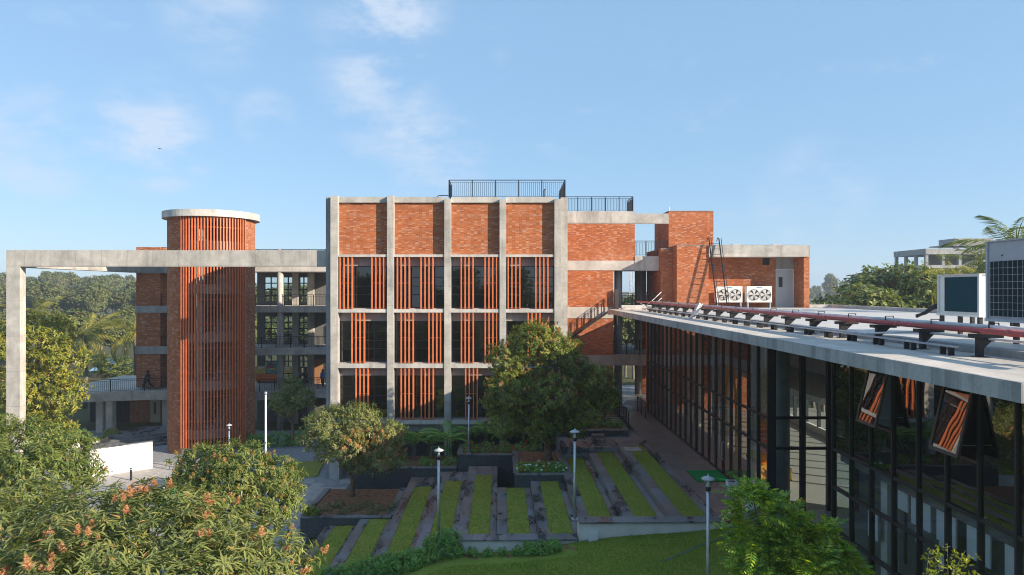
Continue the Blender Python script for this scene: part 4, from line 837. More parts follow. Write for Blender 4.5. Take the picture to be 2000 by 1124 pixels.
# large cooling units: the coil is the long side that faces the court
def cooler(lab, u, d0, d1, z0, z1, dep, grille, top, ends):
    t = thing('cooling_unit', W(u + dep / 2, (d0 + d1) / 2, 11.4), lab, 'cooling unit'); c = 'ac_grey' if grille else 'ac_white'
    part('casing', MB(W).box(u, u + dep, d0, d1, z0, z1), c, t)
    zt = z1 - top; c0, c1 = d0 + ends[0], d1 - ends[1]
    part('coil', MB(W).box(u - .02, u - .002, c0, c1, z0 + .07, zt), 'ac_coil_dark' if grille else 'ac_coil', t)
    for dd in (d0, d1): part('corner_post', MB(W).box(u - .035, u + .05, dd - .035, dd + .035, z0 - .03, z1 + .002), 'ac_grey' if grille else 'offwhite', t)
    part('lid', MB(W).box(u - .04, u + dep + .03, d0 - .04, d1 + .04, z1 + .004, z1 + .035), 'ac_grey' if grille else 'offwhite', t)
    if grille:
        g = MB(W); n = round((c1 - c0) / .165)
        for k in range(n + 1): x = c0 + (c1 - c0) * k / n; g.box(u - .05, u - .042, x - .004, x + .004, z0 + .07, zt)
        for k in range(9): z = z0 + .07 + (zt - z0 - .07) * k / 8; g.box(u - .052, u - .044, c0, c1, z - .004, z + .004)
        part('wire_guard', g, 'steel', t)
        for dd in (c0 + .5, c0 + 1.6, c1 - .4): part('bolt', MB(W).box(u - .012, u - .001, dd - .02, dd + .02, zt + .12, zt + .16), 'black_metal', t)
    n = max(2, round((d1 - d0) / .9) + 1)
    for k in range(n):
        for uu in (u + .06, u + dep - .06): piece('leg', W(uu, d0 + .06 + (d1 - d0 - .12) * k / (n - 1), (11.39 + z0 - .07) / 2), (.1, .1, z0 - .07 - 11.39), 'black_metal', t, WA)
    part('base_frame', MB(W).box(u - .05, u + dep, d0 - .05, d1 + .05, z0 - .07, z0 - .0015), c, t)
    return t
cooler('cream boxed cooling unit with teal coil on the flat roof', 14.06, 20.0, 21.85, 12.02, 13.2, 1.1, False, .05, (.06, .3))
cooler('tall grey cooling unit with wire guarded coil on the flat roof', 12.9, 13.6, 18.05, 12.0, 14.0, 1.2, True, .5, (.05, .12))
hs = thing('refrigerant_hose', P(1822, 612, 23.2), 'bundle of black insulated hoses curving up to the cream cooling unit', 'hose')
for k in range(3): part('hose', MB().tube([P(1790, 617 + k, 23.0), P(1808, 612 - k, 22.7), P(1822, 603 - 2 * k, 22.4), P(1842, 598 - 3 * k, 22.0)], .05, 8), 'cable', hs, True)
# ---------------------------------------------------------------- courtyard furniture
def lamp(lab, base, h, group='courtyard lamp posts'):
    t = thing('lamp_post', base, lab, 'lamp post', group)
    b = Vector(base)
    part('base_plate', MB().box(b.x - .13, b.x + .13, b.y - .13, b.y + .13, b.z, b.z + .03), 'galvanised', t)
    part('pole', MB().lathe(b, [(.062, .03), (.062, h * .45), (.05, h * .46), (.05, h - .42)], 14), 'galvanised', t, True)
    hd = part('lamp_head', MB().lathe(b, [(.05, h - .42), (.075, h - .40), (.08, h - .30), (.05, h - .29), (.02, h - .285)], 14), 'black_metal', t, True)
    part('reflector', MB().lathe(b, [(.075, h - .285), (.03, h - .16), (.012, h - .12), (.012, h - .06)], 14), 'white_paint', hd, True)
    part('glass_shade', MB().lathe(b, [(.085, h - .29), (.165, h - .07)], 18), 'glass_clear', hd, True)
    part('cap', MB().lathe(b, [(.19, h - .075), (.2, h - .06), (.15, h - .02), (.04, h + .02), (.015, h + .05), (.012, h + .09)], 20), 'ac_grey', hd, True)
    return t
lamp('grey lamp post standing on the lower white retaining wall', W(WU(858, 27), 27.0, 3.07), 3.45)
lamp('grey lamp post at the left end of the long white retaining wall', W(WU(1122, 27), 27.0, 3.73), 3.5)
lamp('grey lamp post rising from the lawn in front of the walkway mat', (PX(1383, 20.0), 20.0, 3.3), 3.98)
lamp('grey lamp post on the higher planter in front of the slat windows', W(WU(915, 42.3) + .02, 42.45, 2.62), 3.5)
lamp('small lamp post in front of the round brick tower', (PX(447.5, 46.5), 46.5, 0), 3.6)
fp = thing('flag_pole', (PX(519, 44), 44, 0), 'slim white flag pole between round tower and brick building', 'flag pole')
b = Vector((PX(519, 44), 44, 0)); part('pole', MB().lathe(b, [(.075, 0.04), (.06, 6.0)], 14), 'white_paint', fp, True); part('finial', MB().lathe(b, [(.03, 6.0), (.09, 6.06), (.1, 6.12), (.05, 6.2), (.01, 6.22)], 14), 'galvanised', fp, True); part('base', MB().lathe(b, [(.3, 0), (.3, .04)], 16), 'concrete', fp)
part('cleat', MB().bar(b + Vector((.06, -.08, 1.2)), b + Vector((.06, -.08, 1.4)), .03), 'galvanised', fp)
bo = thing('bollard', (PX(256, 45.6), 45.6, 0), 'short black bollard in front of the white garden wall', 'bollard'); b = Vector((PX(256, 45.6), 45.6, 0))
part('post', MB().lathe(b, [(.07, 0), (.07, .75)], 12), 'black_metal', bo); part('lens', MB().lathe(b, [(.06, .751), (.06, .82)], 12), 'glass_lamp', bo); part('cap', MB().lathe(b, [(.075, .821), (.07, .87), (.02, .88)], 12), 'black_metal', bo)
b = Vector((PX(563, 34.5), 34.5, 0.03)); bo = thing('bollard', b, 'short black bollard beside the low granite planter', 'bollard')
part('post', MB().lathe(b, [(.06, 0), (.06, .6)], 12), 'black_metal', bo); part('lens', MB().lathe(b, [(.05, .601), (.05, .68)], 12), 'glass_lamp', bo); part('cap', MB().lathe(b, [(.065, .681), (.06, .72), (.02, .73)], 12), 'black_metal', bo)
# door mat, pots, hose
mt = thing('door_mat', W(9.95, 33.2, 3.7), 'bright green entrance mat on the dark walkway', 'mat'); part('pile', MB(W).box(9.3, 10.85, 32.2, 34.2, 3.712, 3.735), 'mat_green', mt); part('edging', MB(W).box(9.26, 10.89, 32.16, 34.24, 3.7045, 3.716), 'cable', mt)
hz = [(PX(1295, 23.9), 23.9), (PX(1340, 24.6), 24.6), (PX(1370, 25.2), 25.2), (PX(1405, 25.6), 25.6), (PX(1430, 26), 26)]
solo('garden_hose', MB().tube([(x, y, lawn_z(x, y) + .02) for x, y in hz], .016, 8), 'hose', 'thin blue hose lying across the sloping lawn', 'hose', smooth=True)
def potplant(lab, base, s, mat='leaf_shrub', seed=1, h=.5):
    t = thing('potted_plant', base, lab, 'potted plant'); b = Vector(base)
    m = MB(); i0 = m.addv([(b.x + sx * w, b.y + sy * w, b.z + z) for w, z in ((.17 * s, 0), (.22 * s, .42 * s), (.19 * s, .42 * s), (.18 * s, .36 * s)) for sx, sy in ((-1, -1), (1, -1), (1, 1), (-1, 1))])
    for l in range(3):
        for j in range(4): m.face([i0 + l * 4 + j, i0 + l * 4 + (j + 1) % 4, i0 + l * 4 + 4 + (j + 1) % 4, i0 + l * 4 + 4 + j])
    m.face([i0 + 3, i0 + 2, i0 + 1, i0]); part('pot', m, 'pot_white', t); m = MB(); i0 = m.addv([(b.x + sx * .183 * s, b.y + sy * .183 * s, b.z + .37 * s) for sx, sy in ((-1, -1), (1, -1), (1, 1), (-1, 1))]); m.face([i0, i0 + 1, i0 + 2, i0 + 3]); part('soil', m, 'soil', t)
    rg = random.Random(seed)
    for k in range(11):
        a = rg.uniform(0, 2 * PI); L = rg.uniform(.5, .9) * h * 1.6; tl_ = rg.uniform(.25, .8); p0 = b + Vector((0, 0, .38 * s)); p1 = p0 + Vector((math.cos(a) * L * .35 * tl_, math.sin(a) * L * .35 * tl_, L * .75)); p2 = p0 + Vector((math.cos(a) * L * tl_, math.sin(a) * L * tl_, L * (.95 - .35 * tl_)))
        sd = Vector((-math.sin(a), math.cos(a), 0)); m = MB(); i0 = m.addv([p0, p1 + sd * .035 * s * 1.6, p1 - sd * .035 * s * 1.6, p2]); m.face([i0, i0 + 2, i0 + 1]); m.face([i0 + 1, i0 + 2, i0 + 3]); part('leaf', m, mat, t)
potplant('white square pot with a leafy plant beside the green mat', W(10.45, 30.9, 3.70), 1.0, seed=4)
potplant('white square pot on the walkway behind the yellow green tree', W(10.3, 28.1, 3.70), 1.0, seed=9)
potplant('white pot with spiky plant beside the yellow stool in the lobby', W(12.95, 31.6, 3.69), 1.0, 'leaf_shrub', 5, .6)
potplant('white pot with bright green palm deep inside the lobby', W(15.6, 38.6, 3.69), 1.1, 'leaf_lime', 6, .9)
# rail fences of thin horizontal bars at the top of the terraces
rf = thing('bar_fence', W(6, 44.2, 3.9), 'dark fence of thin horizontal bars above the granite planter by the annex', 'fence'); railing(rf, [W(3.9, 44.9, 3.92), W(8.25, 44.9, 3.92)], 1.12, 1.45, 9, horiz=7, name='bars')
rf = thing('bar_fence', W(8.4, 46, 3.7), 'dark bar fence running along the left side of the walkway', 'fence'); railing(rf, [W(8.35, 44.6, 3.7), W(8.35, 51.5, 3.7)], 1.12, 1.6, 9, horiz=7, name='bars')
rf = thing('bar_fence', W(10.3, 49, 3.7), 'short dark bar fence against the far end of the glass wall', 'fence'); railing(rf, [W(10.2, 48.2, 3.7), W(10.2, 51.0, 3.7)], 1.1, 1.4, 9, horiz=7, name='bars')
# ---------------------------------------------------------------- far buildings
fb = thing('unfinished_building', (97, 156, 0), 'distant unfinished grey concrete building above the trees', 'building')
FX0, FX1, FY0, FY1 = PX(1808, 150), PX(1945, 150), 150.0, 162.6
for k in range(6):
    zt = PZ(486, 150) - 3.6 * k; hb = 1.25 if k == 0 else .7
    part('floor_slab', MB().box(FX0, FX1, FY0, FY1, zt - hb, zt), 'far_concrete', fb)
    for q in range(5): x = FX0 + .1 + (FX1 - FX0 - .8) * q / 4; part('column', MB().box(x, x + .6, FY0 + .2, FY0 + .8, zt - 3.6, zt - hb - .002), 'far_concrete', fb)
    for q in range(1, 4): y = FY0 + (FY1 - FY0 - .8) * q / 3; part('column', MB().box(FX0 + .1, FX0 + .7, y, y + .6, zt - 3.6, zt - hb - .002), 'far_concrete', fb)
    part('rear_wall', MB().box(FX0 + 2.5, FX1, FY0 + 4, FY0 + 4.3, zt - 3.6, zt - hb - .002), 'interior_dark', fb)
    if k: part('infill_wall', MB().box(FX0 + 1.2, FX1 - .6, FY0 + 1.0, FY0 + 1.25, zt - 3.6 + .02, zt - 2.0), 'offwhite', fb)
part('canopy', MB().box(PX(1857, 152), PX(1945, 152), 152, 160, PZ(480, 152), PZ(478, 152)), 'far_concrete', fb); part('tank_room', MB().box(PX(1866, 153), PX(1940, 153), 153, 159, PZ(477.8, 153), PZ(466, 153)), 'far_concrete', fb)
for p in (1866, 1890, 1915): part('column', MB().box(PX(p, 153), PX(p, 153) + .9, 153, 153.8, PZ(486.2, 153), PZ(480, 153)), 'far_concrete', fb)
sh = thing('shed', (-65, 100, 0), 'low shed with pale blue sheet roof beyond the walkway deck', 'shed')
part('wall', MB().box(PX(180, 100), PX(213, 100), 100, 108, 0, 0.9), 'frame_brown', sh)
m = MB(); xa, xb = PX(178, 100), PX(215, 100); i0 = m.addv([(xa, 99.5, 1.0), (xb, 99.5, 1.0), (xb, 104, 2.3), (xa, 104, 2.3), (xa, 109, 1.0), (xb, 109, 1.0), (xa, 99.5, .92), (xb, 99.5, .92), (xb, 109, .92), (xa, 109, .92)])
for q in ((0, 1, 2, 3), (3, 2, 5, 4), (6, 9, 8, 7), (0, 6, 7, 1), (4, 5, 8, 9), (0, 3, 4, 9, 6), (1, 7, 8, 5, 2)): m.face([i0 + i for i in q])
part('roof', m, 'blue_sheet', sh)
tp = P(1233, 600, 260); mast = thing('radio_mast', (tp.x, 260, 0), 'faint lattice radio mast seen through the open landing', 'mast')
for sx, sy in ((-1, -1), (1, -1), (0, 1)): part('mast_leg', MB().tube([(tp.x + sx * 1.4, 260 + sy * 1.4, 0), (tp.x + sx * .25, 260 + sy * .25, 23)], .14, 6), 'tower_pale', mast)
for k in range(12):
    z0, z1 = k * 1.9, (k + 1) * 1.9; r0, r1 = 1.4 - 1.15 * z0 / 23, 1.4 - 1.15 * z1 / 23; part('bracing', MB().bar((tp.x - r0, 260 - r0, z0), (tp.x + r1, 260 - r1, z1), .12).bar((tp.x + r0, 260 - r0, z0), (tp.x - r1, 260 - r1, z1), .12), 'tower_pale', mast)
# ---------------------------------------------------------------- vegetation
T5 = np.array([(0, 0, 0), (.42, .5, .03), (.42, -.5, .03), (.46, 0, -.05), (1, 0, -.16)], dtype=np.float32)
F5 = np.array([(0, 2, 3), (0, 3, 1), (3, 2, 4), (3, 4, 1)], dtype=np.int32)
def norm(a): return a / np.maximum(np.linalg.norm(a, axis=1, keepdims=True), 1e-9)
def frames(dirs, up):
    d = norm(dirs); s = norm(np.cross(up, d)); u = np.cross(d, s); return d, s, u
def leaf_mesh(name, pos, dirs, up, L, Wd, mat, org=(0, 0, 0)):
    n = len(pos); d, s, u = frames(dirs, up); L = np.broadcast_to(L, (n,)).astype(np.float32); Wd = np.broadcast_to(Wd, (n,)).astype(np.float32)
    v = (pos - np.array(org))[:, None, :] + d[:, None, :] * (T5[None, :, 0:1] * L[:, None, None]) + s[:, None, :] * (T5[None, :, 1:2] * Wd[:, None, None]) + u[:, None, :] * (T5[None, :, 2:3] * L[:, None, None])
    return tri_mesh(name, v.reshape(-1, 3), (F5[None] + (np.arange(n) * 5)[:, None, None]).reshape(-1, 3), mat)
def tri_mesh(name, v, f, mat):
    me = bpy.data.meshes.new(name); me.vertices.add(len(v)); me.vertices.foreach_set('co', np.ascontiguousarray(v, dtype=np.float32).ravel())
    me.loops.add(f.size); me.loops.foreach_set('vertex_index', np.ascontiguousarray(f, dtype=np.int32).ravel())
    me.polygons.add(len(f)); me.polygons.foreach_set('loop_start', np.arange(0, f.size, 3, dtype=np.int32)); me.polygons.foreach_set('loop_total', np.full(len(f), 3, dtype=np.int32))
    me.materials.append(MATS[mat]); me.update(calc_edges=True); return me
def crown_pts(rng, lobes, n, inner=0.22, low=0.55):
    C = np.array([l[:3] for l in lobes]); Rr = np.array([l[3:6] for l in lobes]); w = (Rr.prod(1)) ** (2 / 3); w /= w.sum()
    P_, N_ = [], []
    while sum(map(len, P_)) < n:
        k = rng.choice(len(lobes), size=n, p=w); d = norm(rng.normal(size=(n, 3)))
        keep = (d[:, 2] > -0.25) | (rng.random(n) < low); k, d = k[keep], d[keep]
        m = len(k); t = np.where(rng.random(m) < inner, rng.uniform(.4, .8, m), 1.0 - .28 * rng.random(m) ** 1.6) * (1 + .17 * np.sin(d[:, 0] * 7 + k) * np.cos(d[:, 2] * 6 + d[:, 1] * 5 + k * 2) + .05 * rng.normal(size=m))
        p = C[k] + Rr[k] * d * t[:, None]
        ins = np.zeros(m, bool)
        for j in range(len(lobes)):
            q = np.linalg.norm((p - C[j]) / Rr[j], axis=1); ins |= (q < .66) & (k != j)
        P_.append(p[~ins]); N_.append(norm(d / Rr[k])[~ins])
    return np.concatenate(P_)[:n], np.concatenate(N_)[:n]
def whorl(rng, P_, N_, k, tmin=40, tmax=105, droop=.45, spread=.03):
    n = len(P_); p = np.repeat(P_, k, 0) + rng.normal(size=(n * k, 3)) * spread; nn = np.repeat(norm(N_ + np.array((0, 0, .45)) + rng.normal(size=(n, 3)) * .25), k, 0)
    a = np.where(np.abs(nn[:, 2:3]) < .9, np.array([[0, 0, 1.]]), np.array([[1., 0, 0]])); e1 = norm(np.cross(nn, a)); e2 = np.cross(nn, e1)
    az = rng.uniform(0, 2 * PI, n * k)[:, None]; t = np.radians(rng.uniform(tmin, tmax, n * k))[:, None]
    d = nn * np.cos(t) + (e1 * np.cos(az) + e2 * np.sin(az)) * np.sin(t); d[:, 2] -= droop * rng.random(n * k); d = norm(d)
    return p, d, nn + np.array((0, 0, .6))
def lobes_px(ls, flat=.85):
    out = []
    for l in ls:
        p = P(l[0], l[1], l[2]); r = l[3]; out.append((p.x, p.y, p.z, r, r, r * (l[4] if len(l) > 4 else flat)))
    return out
def limbs(base, lobes, r0, rng, fork=.35, bend=.25):
    m = MB(); base = Vector(base); cs = [Vector(l[:3]) for l in lobes]; mean = sum(cs, Vector()) / len(cs); top = base.lerp(mean, fork); top.x = base.x + (mean.x - base.x) * fork * .5; top.y = base.y + (mean.y - base.y) * fork * .5
    mid = base.lerp(top, .5) + Vector((rng.uniform(-.08, .08), rng.uniform(-.08, .08), 0)); m.tube([base - Vector((0, 0, .15)), base + Vector((0, 0, .12)), mid, top], [r0 * 1.35, r0 * 1.05, r0 * .9, r0 * .8], 10)
    for c in cs:
        q = top.lerp(c, .5) + Vector((rng.uniform(-bend, bend), rng.uniform(-bend, bend), rng.uniform(-.1, bend))); e = c + Vector((0, 0, .2))
        m.tube([top - Vector((0, 0, .1)), q, e], [r0 * .55, r0 * .34, r0 * .12], 7)
        for _ in range(3):
            b = q.lerp(e, rng.uniform(.2, .9)); m.tube([b, b + Vector((rng.uniform(-1, 1), rng.uniform(-1, 1), rng.uniform(.0, .9))) * min(.55, r0 * 4)], [r0 * .13, r0 * .04], 5)
    return m
CAMV = np.array((0, 0, CAMZ))
def panicle_mesh(name, mat, seed):
    rg = np.random.default_rng(seed); n = 120; t = rg.random(n) ** .8; az = rg.uniform(0, 2 * PI, n); r = (1 - t) * .42 * rg.uniform(.4, 1, n)
    pos = np.stack([r * np.cos(az), r * np.sin(az), t * .9], 1) * .0 + np.stack([0 * t, 0 * t, t * .75], 1); dirs = np.stack([np.cos(az), np.sin(az), rg.uniform(.35, 1.2, n)], 1)
    return leaf_mesh(name, pos, dirs, np.tile((0, 0, 1.), (n, 1)) + rg.normal(size=(n, 3)) * .3, .10 + .36 * (1 - t) * rg.uniform(.5, 1.2, n), .045, mat)
PAN = [panicle_mesh('flower_panicle', 'leaf_panicle', 1), panicle_mesh('flower_panicle', 'leaf_panicle', 2), panicle_mesh('flower_panicle', 'leaf_panicle_yellow', 3)]
LEAFM = {}
def unit_leaf(mat):
    if mat not in LEAFM: LEAFM[mat] = leaf_mesh('leaf', np.zeros((1, 3)), np.array([[1., 0, 0]]), np.array([[0, 0, 1.]]), 1.0, .24, mat)
    return LEAFM[mat]
def tree(name, lab, base, lobes, nclus, k, L, Wd, mat, r0, seed, group=None, bark='bark', leaf_parts=0, pans=0, pan_kind=(0, 1), pan_size=.3, pan_test=None, droop=.45, fork=.35, tmin=40, tmax=105, inner=.22, cat='tree'):
    rng = np.random.default_rng(seed); t = thing(name, base, lab, cat, group); org = Vector(base); pr_ = random.Random(seed)
    part('trunk', limbs(base, lobes, r0, pr_, fork), bark, t, True)
    Pc, Nc = crown_pts(rng, lobes, nclus, inner); p, d, u = whorl(rng, Pc, Nc, k, tmin, tmax, droop)
    Ls = L * rng.uniform(.5, 1.2, len(p)) * np.repeat(rng.uniform(.7, 1.15, len(Pc)), k); sel = np.zeros(len(p), bool)
    if leaf_parts:
        v = norm(CAMV - p); out = np.repeat((norm(CAMV - Pc) * Nc).sum(1), k); dist = np.linalg.norm(CAMV - p, axis=1)
        px = 1000 + F * p[:, 0] / p[:, 1]; py = Y0 - F * (p[:, 2] - CAMZ) / p[:, 1]
        ok = (out > .35) & (px > 5) & (px < 1995) & (py < 1115); idx = np.where(ok)[0]; sc = dist[idx] + rng.normal(size=len(idx)) * .6; idx = idx[np.argsort(sc)[:leaf_parts]]; sel[idx] = True
    me = leaf_mesh('crown', p[~sel], d[~sel], u[~sel], Ls[~sel], Wd * rng.uniform(.8, 1.15, (~sel).sum()), mat, org); cr = link('crown', me, t); cr['kind'] = 'stuff'
    if leaf_parts:
        um = unit_leaf(mat); dd, ss, uu = frames(d[sel], u[sel]); pp_ = p[sel]; ll = Ls[sel]
        for i in range(len(pp_)):
            o = link('leaf', um, cr); x = Vector(dd[i]) * float(ll[i]); y = Vector(ss[i]) * float(Wd / .24); z = Vector(uu[i]) * float(ll[i])
            o.matrix_basis = Matrix(((x.x, y.x, z.x, pp_[i][0] - org.x), (x.y, y.y, z.y, pp_[i][1] - org.y), (x.z, y.z, z.z, pp_[i][2] - org.z), (0, 0, 0, 1)))
    if pans:
        out = (norm(CAMV - Pc) * Nc).sum(1); px = 1000 + F * Pc[:, 0] / Pc[:, 1]; py = Y0 - F * (Pc[:, 2] - CAMZ) / Pc[:, 1]
        ok = (out > .1) & (Nc[:, 2] > -.1)
        if pan_test is not None: ok &= np.array([pan_test(a, b) for a, b in zip(px, py)])
        idx = np.where(ok)[0]; rng.shuffle(idx)
        for i in idx[:pans]:
            o = link('flower_panicle', PAN[pr_.choice(pan_kind)], cr); n_ = Vector(norm(Nc[i:i + 1] + np.array((0, 0, .9)))[0]); o.location = Vector(Pc[i]) + n_ * .05 - org
            o.rotation_euler = n_.to_track_quat('Z', 'Y').to_euler(); s_ = pan_size * pr_.uniform(.7, 1.25); o.scale = (s_, s_, s_)
    return t
# front left mango tree
tree('mango_tree', 'large flowering mango tree with long leaves and coral flower spikes beside the lawn hedge', (-7.0, 12.6, 0), lobes_px([(20, 1085, 14.2, 1.7), (200, 1072, 13.2, 1.5), (290, 1040, 13.0, 1.1), (365, 1080, 12.6, 1.3), (485, 1130, 12.2, 1.15), (150, 1220, 11.2, 1.9), (340, 1240, 10.8, 1.7), (-120, 1150, 13.5, 1.9), (480, 1300, 12, 1.3)]),
     4300, 12, .225, .04, 'leaf_mango', .22, 21, inner=.3, leaf_parts=300, pans=330, pan_size=.21, pan_test=lambda a, b: ((a > 220 and b < 1015) or (a > 380 and b < 1060) or (b > 1040 and a < 200) or (a > 555)) and math.sin(a * .021 + 1) * math.sin(b * .045 + a * .012) > -.15, droop=.4, tmin=55, tmax=98)
tree('mango_tree', 'dusky green mango tree in front of the tall concrete pillar', (-14.3, 20.6, 0), lobes_px([(60, 868, 21, 1.0), (128, 885, 20.6, .85), (-20, 880, 21, 1.2), (85, 930, 20, 1.2), (160, 925, 20.2, .6), (-10, 960, 20, 1.2)]),
     1500, 12, .2, .042, 'leaf_mango_dark', .16, 22, leaf_parts=200, pans=4, pan_size=.22)
tree('mango_tree', 'round mango tree with yellowish flowers in front of the slatted tower foot', (-9.2, 22.0, 0), lobes_px([(395, 915, 22.6, .95), (465, 918, 22, 1.1), (540, 935, 22, .8), (430, 975, 21.6, 1.1), (525, 990, 21.6, .95), (365, 945, 22.5, .6), (570, 960, 22, .4)]),
     1700, 12, .19, .042, 'leaf_mango_dark', .14, 23, leaf_parts=200, pans=100, pan_kind=(2, 2, 2, 0), pan_size=.19, pan_test=lambda a, b: b < 1000)
tree('mango_tree', 'small crooked mango tree with orange flowers in the low granite planter', P(688, 966, 38.9), lobes_px([(640, 832, 38.6, 1.35), (700, 828, 38.8, 1.4), (755, 852, 38.5, 1.1), (682, 868, 38.0, 1.3), (745, 892, 38.0, 1.15), (608, 858, 38.6, .75), (640, 880, 38.3, .75), (700, 905, 38.0, .7)]),
     1700, 12, .24, .055, 'leaf_mango', .15, 24, leaf_parts=0, pans=140, pan_kind=(0, 1, 2, 2), pan_size=.3, pan_test=lambda a, b: a > 670 and b > 845, droop=.6, fork=.4)
tree('mango_tree', 'tall dense mango tree in the flower planter before the brick annex', P(1070, 894, 39.6), lobes_px([(1045, 672, 39.6, 1.6), (990, 700, 39.4, 1.2), (1092, 685, 39.6, 1.25), (1005, 760, 39, 1.6), (1072, 770, 38.8, 1.75), (1120, 718, 39.8, 1.05), (1160, 748, 40, 1.3), (1182, 780, 40, .9), (1150, 800, 39.4, 1.1), (988, 822, 39, 1.15), (1060, 832, 39, 1.2), (962, 785, 39.2, .65), (1120, 828, 39.5, .9)]),
     4300, 12, .24, .062, 'leaf_center', .24, 25, pans=110, pan_kind=(0, 1), pan_size=.3, pan_test=lambda a, b: b < 800 and a < 1130, droop=.5, fork=.3)
tree('mango_tree', 'small dark tree below the gallery balconies', P(572, 855, 50), lobes_px([(548, 782, 50, .9), (588, 775, 50, 1.0), (570, 752, 50, .75), (560, 800, 50, .7)]), 500, 10, .26, .07, 'leaf_mango_dark', .1, 26)
tree('mango_tree', 'broad tree with orange tinted leaf tips left of the walkway deck', (-38.5, 53.5, 0), lobes_px([(85, 652, 52.5, 2.0), (35, 690, 52.5, 2.2), (122, 700, 52, 1.8), (-20, 665, 53, 2.0), (60, 765, 51.5, 2.4), (128, 770, 51.5, 1.6), (10, 820, 51.5, 2.2), (100, 830, 51.5, 1.7)], .9),
     2600, 10, .34, .11, 'leaf_bright', .25, 27, droop=.3)
# feather-leaved tree at the bottom right
def frond_arrays(n_pairs, L, lw, ll, curve, hang, rg):
    v, f = [], []
    pts = []
    for k in range(n_pairs + 1):
        t = k / n_pairs; a = curve * t; pts.append(Vector((L * (math.sin(a) / curve if curve else t), 0, L * ((math.cos(a) - 1) / curve if curve else 0))))
    for k in range(n_pairs):
        p, q = pts[k], pts[k + 1]; w = .012 * L * (1 - k / n_pairs * .8); b = len(v); v += [p + Vector((0, w, 0)), p - Vector((0, w, 0)), q - Vector((0, w, 0)), q + Vector((0, w, 0))]; f += [(b, b + 1, b + 2), (b, b + 2, b + 3)]
    for k in range(1, n_pairs + 1):
        t = k / n_pairs; p = pts[k]; tg = (pts[k] - pts[k - 1]).normalized(); l_ = ll * L * (math.sin(PI * min(1, .12 + .85 * t)) ** .6) * rg.uniform(.85, 1.1)
        for s in (-1, 1):
            d = (Vector((0, s, 0)) * 1.0 + tg * .75 + Vector((0, 0, -hang * rg.uniform(.6, 1.2)))).normalized(); sd = d.cross(Vector((0, 0, 1))); sd = sd.normalized() * lw * L * .5 if sd.length > 1e-3 else tg * lw * L * .5
            b = len(v); md = p + d * l_ * .5 + Vector((0, 0, .02 * L)); e = p + d * l_ + Vector((0, 0, -hang * .3 * l_)); v += [p, md + sd, md - sd, e]; f += [(b, b + 2, b + 1), (b + 1, b + 2, b + 3)]
    return np.array(v, dtype=np.float32), np.array(f, dtype=np.int32)
def frond_mesh(name, mat, *a): v, f = frond_arrays(*a); return tri_mesh(name, v, f, mat)
rgf = random.Random(8)
def fern_tree(lab, base, lobes, ncl, k, L, mat, seed, nparts):
    rng = np.random.default_rng(seed); t = thing('feather_leaved_tree', base, lab, 'tree'); org = Vector(base); part('trunk', limbs(base, lobes, .09, random.Random(seed), .3), 'bark_grey', t, True)
    Pc, Nc = crown_pts(rng, lobes, ncl, .2); p, d, u = whorl(rng, Pc, norm(Nc + np.array((0, 0, .9))), k, 15, 75, .25, .02); Ls = L * rng.uniform(.7, 1.15, len(p))
    V, Fc = frond_arrays(6, 1.0, .13, .36, .8, .15, random.Random(2)); dist = np.linalg.norm(CAMV - p, axis=1) - .8 * np.repeat((norm(CAMV - Pc) * Nc).sum(1), k); order = np.argsort(dist); sel = np.zeros(len(p), bool); sel[order[:nparts]] = True
    dd, ss, uu = frames(d, u); q = ~sel; n = q.sum()
    vv = (p[q] - np.array(org))[:, None, :] + (dd[q][:, None, :] * V[None, :, 0:1] + ss[q][:, None, :] * V[None, :, 1:2] + uu[q][:, None, :] * V[None, :, 2:3]) * Ls[q][:, None, None]
    cr = link('crown', tri_mesh('crown', vv.reshape(-1, 3), (Fc[None] + (np.arange(n) * len(V))[:, None, None]).reshape(-1, 3), mat), t); cr['kind'] = 'stuff'; me = tri_mesh('leaf', V, Fc, mat)
    for i in np.where(sel)[0]:
        o = link('leaf', me, cr); s = float(Ls[i]); x, y, z = Vector(dd[i]) * s, Vector(ss[i]) * s, Vector(uu[i]) * s
        o.matrix_basis = Matrix(((x.x, y.x, z.x, p[i][0] - org.x), (x.y, y.y, z.y, p[i][1] - org.y), (x.z, y.z, z.z, p[i][2] - org.z), (0, 0, 0, 1)))
fern_tree('yellow green feather leaved tree beside the near glass wall', (6.3, 15.0, 3.25), lobes_px([(1470, 985, 15.2, .42), (1530, 1030, 15.2, .5), (1600, 1065, 15, .5), (1455, 1060, 15, .35), (1570, 1110, 14.8, .75), (1480, 1135, 14.8, .55), (1635, 1110, 14.8, .4), (1560, 1240, 14.8, .9)]), 360, 6, .44, 'leaf_fern', 31, 300)
tree('sapling', 'slender sapling with sparse lime leaves before the near glass wall', (PX(1850, 11.2), 11.2, 3.35), lobes_px([(1815, 1095, 11.2, .2), (1850, 1085, 11.2, .22), (1885, 1100, 11.2, .2), (1840, 1120, 11.2, .25), (1870, 1135, 11.2, .3)]), 60, 7, .085, .04, 'leaf_lime', .03, 32, bark='bark_grey', fork=.8)
